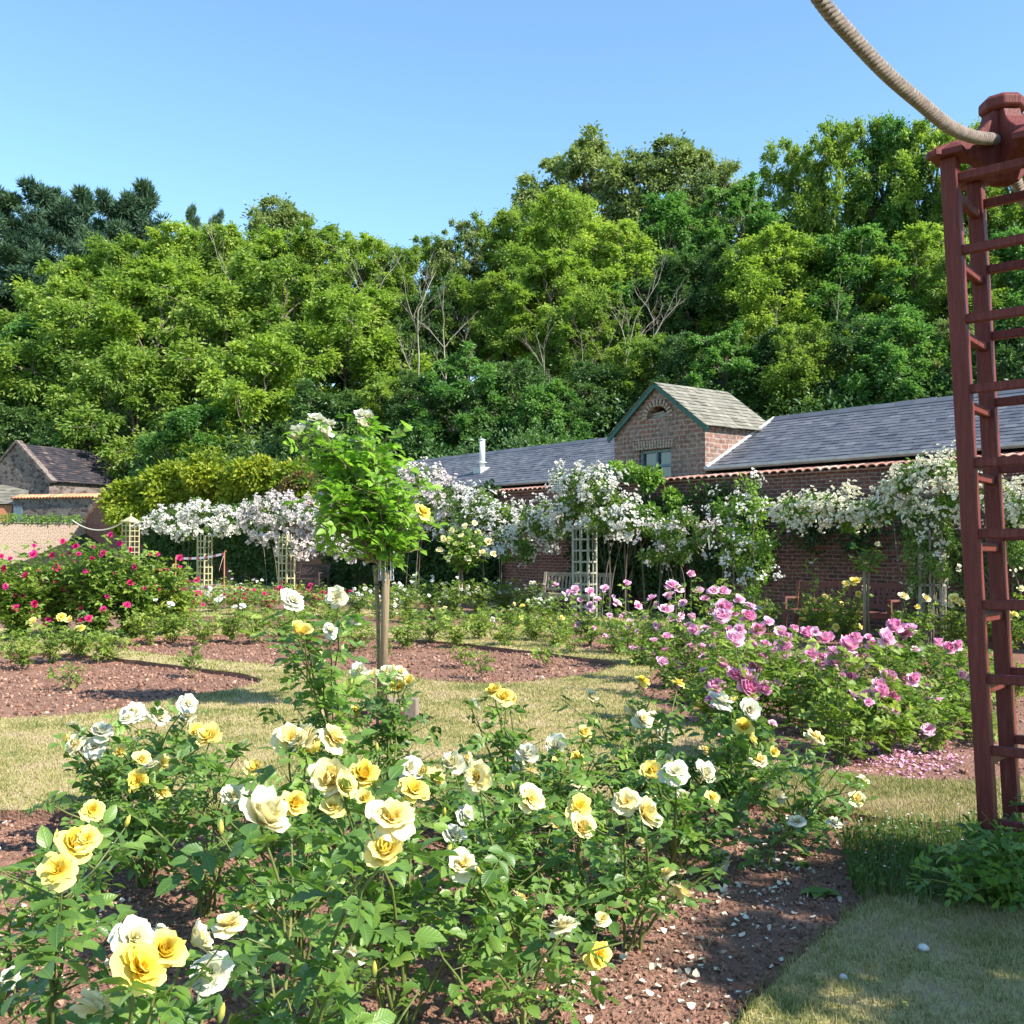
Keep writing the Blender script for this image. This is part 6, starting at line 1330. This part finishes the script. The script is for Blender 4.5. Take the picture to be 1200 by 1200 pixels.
# low yellowish bushes
LB = [(-15, 13.6, .6, 'low yellow-green rose bush cut by the left edge'), (28, 13.4, .6, 'low yellow-green bush at the left, nearest the bare soil'), (62, 14.2, .6, 'low yellow-green bush below the yellow blooms at the left'), (95, 14.6, .55, 'low yellow-green bush in front of the tallest magenta shrub'), (126, 14.2, .5, 'small yellow-green bush alone right of the left group'), (86, 11.6, .3, 'tiny sprig growing in the left soil bed'), (228, 12.6, .42, 'small leafy bush on the right part of the left soil bed'), (175, 16.6, .6, 'yellow-green bush at the left end of the middle bed'), (205, 16.9, .7, 'fuller yellow-green bush in front of the lower magenta shrub'), (238, 16.5, .6, 'yellow-green bush below the barrier tape'),
      (272, 17.2, .6, 'yellow-green bush below the crimson blooms at the left'), (300, 16.8, .6, 'yellow-green bush left of the tall pale shoots'), (332, 17.2, .6, 'yellow-green bush directly behind the tall pale shoots'), (362, 16.4, .55, 'yellow-green bush right behind the pale shoots'), (392, 16.8, .6, 'yellow-green bush between pale shoots and stake'), (418, 15.6, .5, 'small yellow-green bush just left of the stake'), (478, 16.0, .5, 'yellow-green bush just right of the stake'), (505, 16.9, .6, 'yellow-green bush second right of the stake'), (535, 16.2, .5, 'yellow-green bush in line with the smaller standard rose'), (562, 17.2, .6, 'yellow-green bush right of the smaller standard line'), (592, 16.2, .5, 'yellow-green bush left of the lawn path bend'), (562, 12.6, .35, 'tiny leafy bush on the middle soil right of the stake'), (545, 13.6, .32, 'sprig on the middle soil nearest the stake'), (625, 17.0, .6, 'yellow-green bush with yellow blooms below the grey bench'), (652, 16.0, .5, 'yellow-green bush at the left tip of the pink bed'), (640, 13.6, .3, 'sprig on the right tip of the middle soil'), (668, 15.0, .4, 'small yellow-green bush before the pink roses'), (520, 19.0, .5, 'pale bush behind the stake row, near the white roses'), (560, 19.2, .5, 'pale bush below the white roses'), (600, 19.0, .55, 'pale yellow-flecked bush below the white roses'), (480, 19.2, .5, 'pale bush right of the stake, far row'), (350, 20.0, .5, 'far row pale bush left of the stake'), (390, 20.2, .5, 'far row pale bush nearest the stake'), (300, 20, .5, 'far row pale bush below the crimson roses'), (770, 15.0, .5, 'small bush behind the pink bed bend'), (450, 14.0, .45, 'small bush at the stake behind the grass'), (1180, 10.5, .5, 'yellow-green low bush seen between the tower posts'), (1030, 12.0, .5, 'low bush behind the paired pink blooms'), (1085, 12.2, .5, 'low bush behind the right pink cluster'), (1130, 11.5, .5, 'low bush behind the tower left post')]
YF = {2: [(39, 729, 14, P_Y), (72, 725, 14, P_Y)], 3: [(95, 737, 13, P_Y), (82, 727, 10, P_Y)], 23: [(612, 711, 7, P_Y), (610, 725, 7, P_Y), (658, 725, 8, P_Y)], 8: [(200, 709, 9, P_B), (183, 704, 7, P_B)], 10: [(257, 704, 12, P_B), (276, 712, 8, P_B), (284, 711, 8, P_B)], 28: [(577, 727, 8, P_B)]}
for i, (px, d, H, lab) in enumerate(LB):
    far_bush(lab, px, d, H, .42 if H > .45 else .25, 'leaf_yel' if i not in (5, 6, 21) else 'leaf_mid', P_C if i in (27, 28, 29) else None, 4 if i in (27, 28, 29) else 0, .08, 13 if H > .45 else 5, YF.get(i, ()), 'low yellow-green rose bushes', 800 + i)

# ------------------------------------------------------------------ plants at the tower foot
r = np.random.default_rng(91)
root = empty('bramble_plant', (2.35, 4.75, 0), 'dark leafy climber around the foot of the red tower', 'plant')
tips = [at(x, y, d) for x, y, d in [(1118, 925, 4.6), (1195, 960, 4.5), (1100, 965, 4.4), (1160, 985, 4.3), (1200, 970, 4.3), (1130, 1000, 4.4), (1180, 1010, 4.2), (1090, 1020, 4.3), (1210, 1000, 4.2), (1060, 1030, 4.4), (1150, 1040, 4.2), (1200, 1050, 4.1), (1205, 930, 4.9)]]
rose_bush('', (2.35, 4.75, 0), tips=tips[3:], H=.26, R=.42, canes=10, lod='near', leaf=1.0, dens=1.0, mat='leaf_near', seed=901, root=root, low=.1, group=None)
# weeds: long grass and daisies
mb = MB(); n = 5200; P = np.stack([r.uniform(1.55, 3.2, n), r.uniform(4.35, 5.9, n)], -1)
q = np.array([np.array([gp(x, y)[:2] for x, y in [(1000, 1040), (985, 975), (1020, 955), (1100, 935), (1160, 935), (1260, 960), (1260, 1070), (1090, 1066)]])])[0]
P = P[inside(P, q)]; n = len(P); az = r.uniform(0, 6.28, n); h = r.uniform(.03, .13, n) * r.uniform(.4, 1.1, n); d = np.stack([np.cos(az), np.sin(az)], -1); s = np.stack([-np.sin(az), np.cos(az)], -1) * .0025
V = np.zeros((n, 5, 3)); V[:, 0, :2] = P - s; V[:, 1, :2] = P + s; V[:, 2, :2] = P + s * .8 + d * (h * .2)[:, None]; V[:, 3, :2] = P - s * .8 + d * (h * .2)[:, None]; V[:, 2:4, 2] = (h * .65)[:, None]; V[:, 4, :2] = P + d * (h * r.uniform(.2, 1.4, n))[:, None]; V[:, 4, 2] = h; V[:, :2, 2] = -.06
C = np.zeros((n, 5, 3)); C[..., 0] = r.uniform(0, 1, n)[:, None]; b = np.arange(n)[:, None] * 5
mb.add(V.reshape(-1, 3), [b + np.array([[0, 1, 2, 3]]), b + np.array([[3, 2, 4]])], C.reshape(-1, 3)); 
for k in range(60):
    i = r.integers(n); mass(mb, np.array([P[i, 0], P[i, 1], .04]), np.array([.1, .1, .06]), 30, .03, r, .2)
tag(mb.build('weeds', M['weed']), 'tall weedy grass spreading left from the tower foot', 'weeds', kind='stuff')
mb = MB(); n = 90; i = r.integers(len(P), size=n); Q = np.c_[P[i] + r.normal(0, .05, (n, 2)), r.uniform(.04, .12, n)]
inst(mb, BLOS[0], Q, frames(np.tile([1., 0, 0], (n, 1)) + r.normal(0, .2, (n, 3)), np.tile([0, -.3, 1.], (n, 1))), r.uniform(.008, .016, n), np.zeros((n, 3)))
tag(mb.build('daisies', P_B), 'tiny white flowers dotted over the weedy grass', 'wild flowers', kind='stuff')
# small plants on the soil
for i, (px, py, s, lab) in enumerate([(960, 1045, .10, 'flat leafy weed on the dark soil near the lawn edge'), (940, 1010, .06, 'small seedling weed on the soil at the right'), (945, 1000, .045, 'smallest weed seedling on the soil, farthest from the lawn edge'), (470, 1115, .09, 'small two-leaved weed on the soil at the bottom centre')]):
    p = gp(px, py, -.04); mb = MB(); n = 9; az = np.arange(n) * 2.4; D = np.stack([np.cos(az), np.sin(az), np.full(n, .35)], -1); inst(mb, (*leaflet(True, .1, .3), None), np.zeros((n, 3)), frames(D, np.tile([0, 0, 1.], (n, 1))), np.full(n, s) * np.random.default_rng(i).uniform(.6, 1.1, n), np.full((n, 3), .6))
    o = mb.build('weed_plant', M['leaf_mid'], loc=(p[0], p[1], bed_z(p[0], p[1]) + .005)); tag(o, lab, 'weed', 'small weeds on the soil')
p = gp(1082, 1115); mb = MB(); tube(mb, [(0, 0, -.01), (0, 0, .02)], .012, 8); a = np.linspace(0, math.pi / 2, 6); tube(mb, [(0, 0, .010 + .020 * math.sin(t)) for t in a], [.021 * math.cos(t) + .001 for t in a], 12)
tag(mb.build('mushroom', M['mush'], smooth=True, loc=p), 'small round white mushroom on the shaded lawn at bottom right', 'mushroom')
p = gp(988, 1147); mb = MB(); a = np.linspace(0, math.pi / 2, 5); tube(mb, [(0, 0, .002 + .016 * math.sin(t)) for t in a], [.015 * math.cos(t) + .001 for t in a], 10); tag(mb.build('mushroom', M['mush'], smooth=True, loc=p), 'tiny white mushroom nearer the soil on the shaded lawn', 'mushroom')
p = gp(1061, 1183); mb = MB(); inst(mb, FLF[0], np.array([[0, 0, .015]]), np.eye(3)[None], np.array([.025]), np.zeros((1, 3))); tag(mb.build('dandelion', P_Y, loc=p), 'single small yellow dandelion flower on the shaded lawn', 'dandelion')
for i, (x, y, s, lab) in enumerate([(783, 1138, .03, 'orange brick fragment on the sunlit soil at bottom centre'), (747, 1110, .026, 'dull red stone on the soil above the brick fragment')]):
    p = gp(x, y, -.04); mb = MB(); rr = np.random.default_rng(i); V = OCT[0] * s * rr.uniform(.7, 1.2, (6, 3)) * [1, .8, .6]; mb.add(V, OCT[1], (.7, 0, 0)); o = mb.build('brick_fragment', M['tile'], loc=(p[0], p[1], bed_z(p[0], p[1]) + .01)); bv = o.modifiers.new('b', 'BEVEL'); bv.width = .006; tag(o, lab, 'stone')

# tree standing right of the frame: it throws the shade over the corner of the lawn
w, l = crown_geo(140, 3.6, 4.6, 200, .085, .38, 'dense', 200)
root = empty('garden_tree', (6.15, 1.85, 0), 'small leafy garden tree shading the lawn corner at the right', 'tree')
w.build('trunk', M['bark'], root, True); l.build('crown', M['t_green'], root)
print('objects', len(bpy.data.objects))
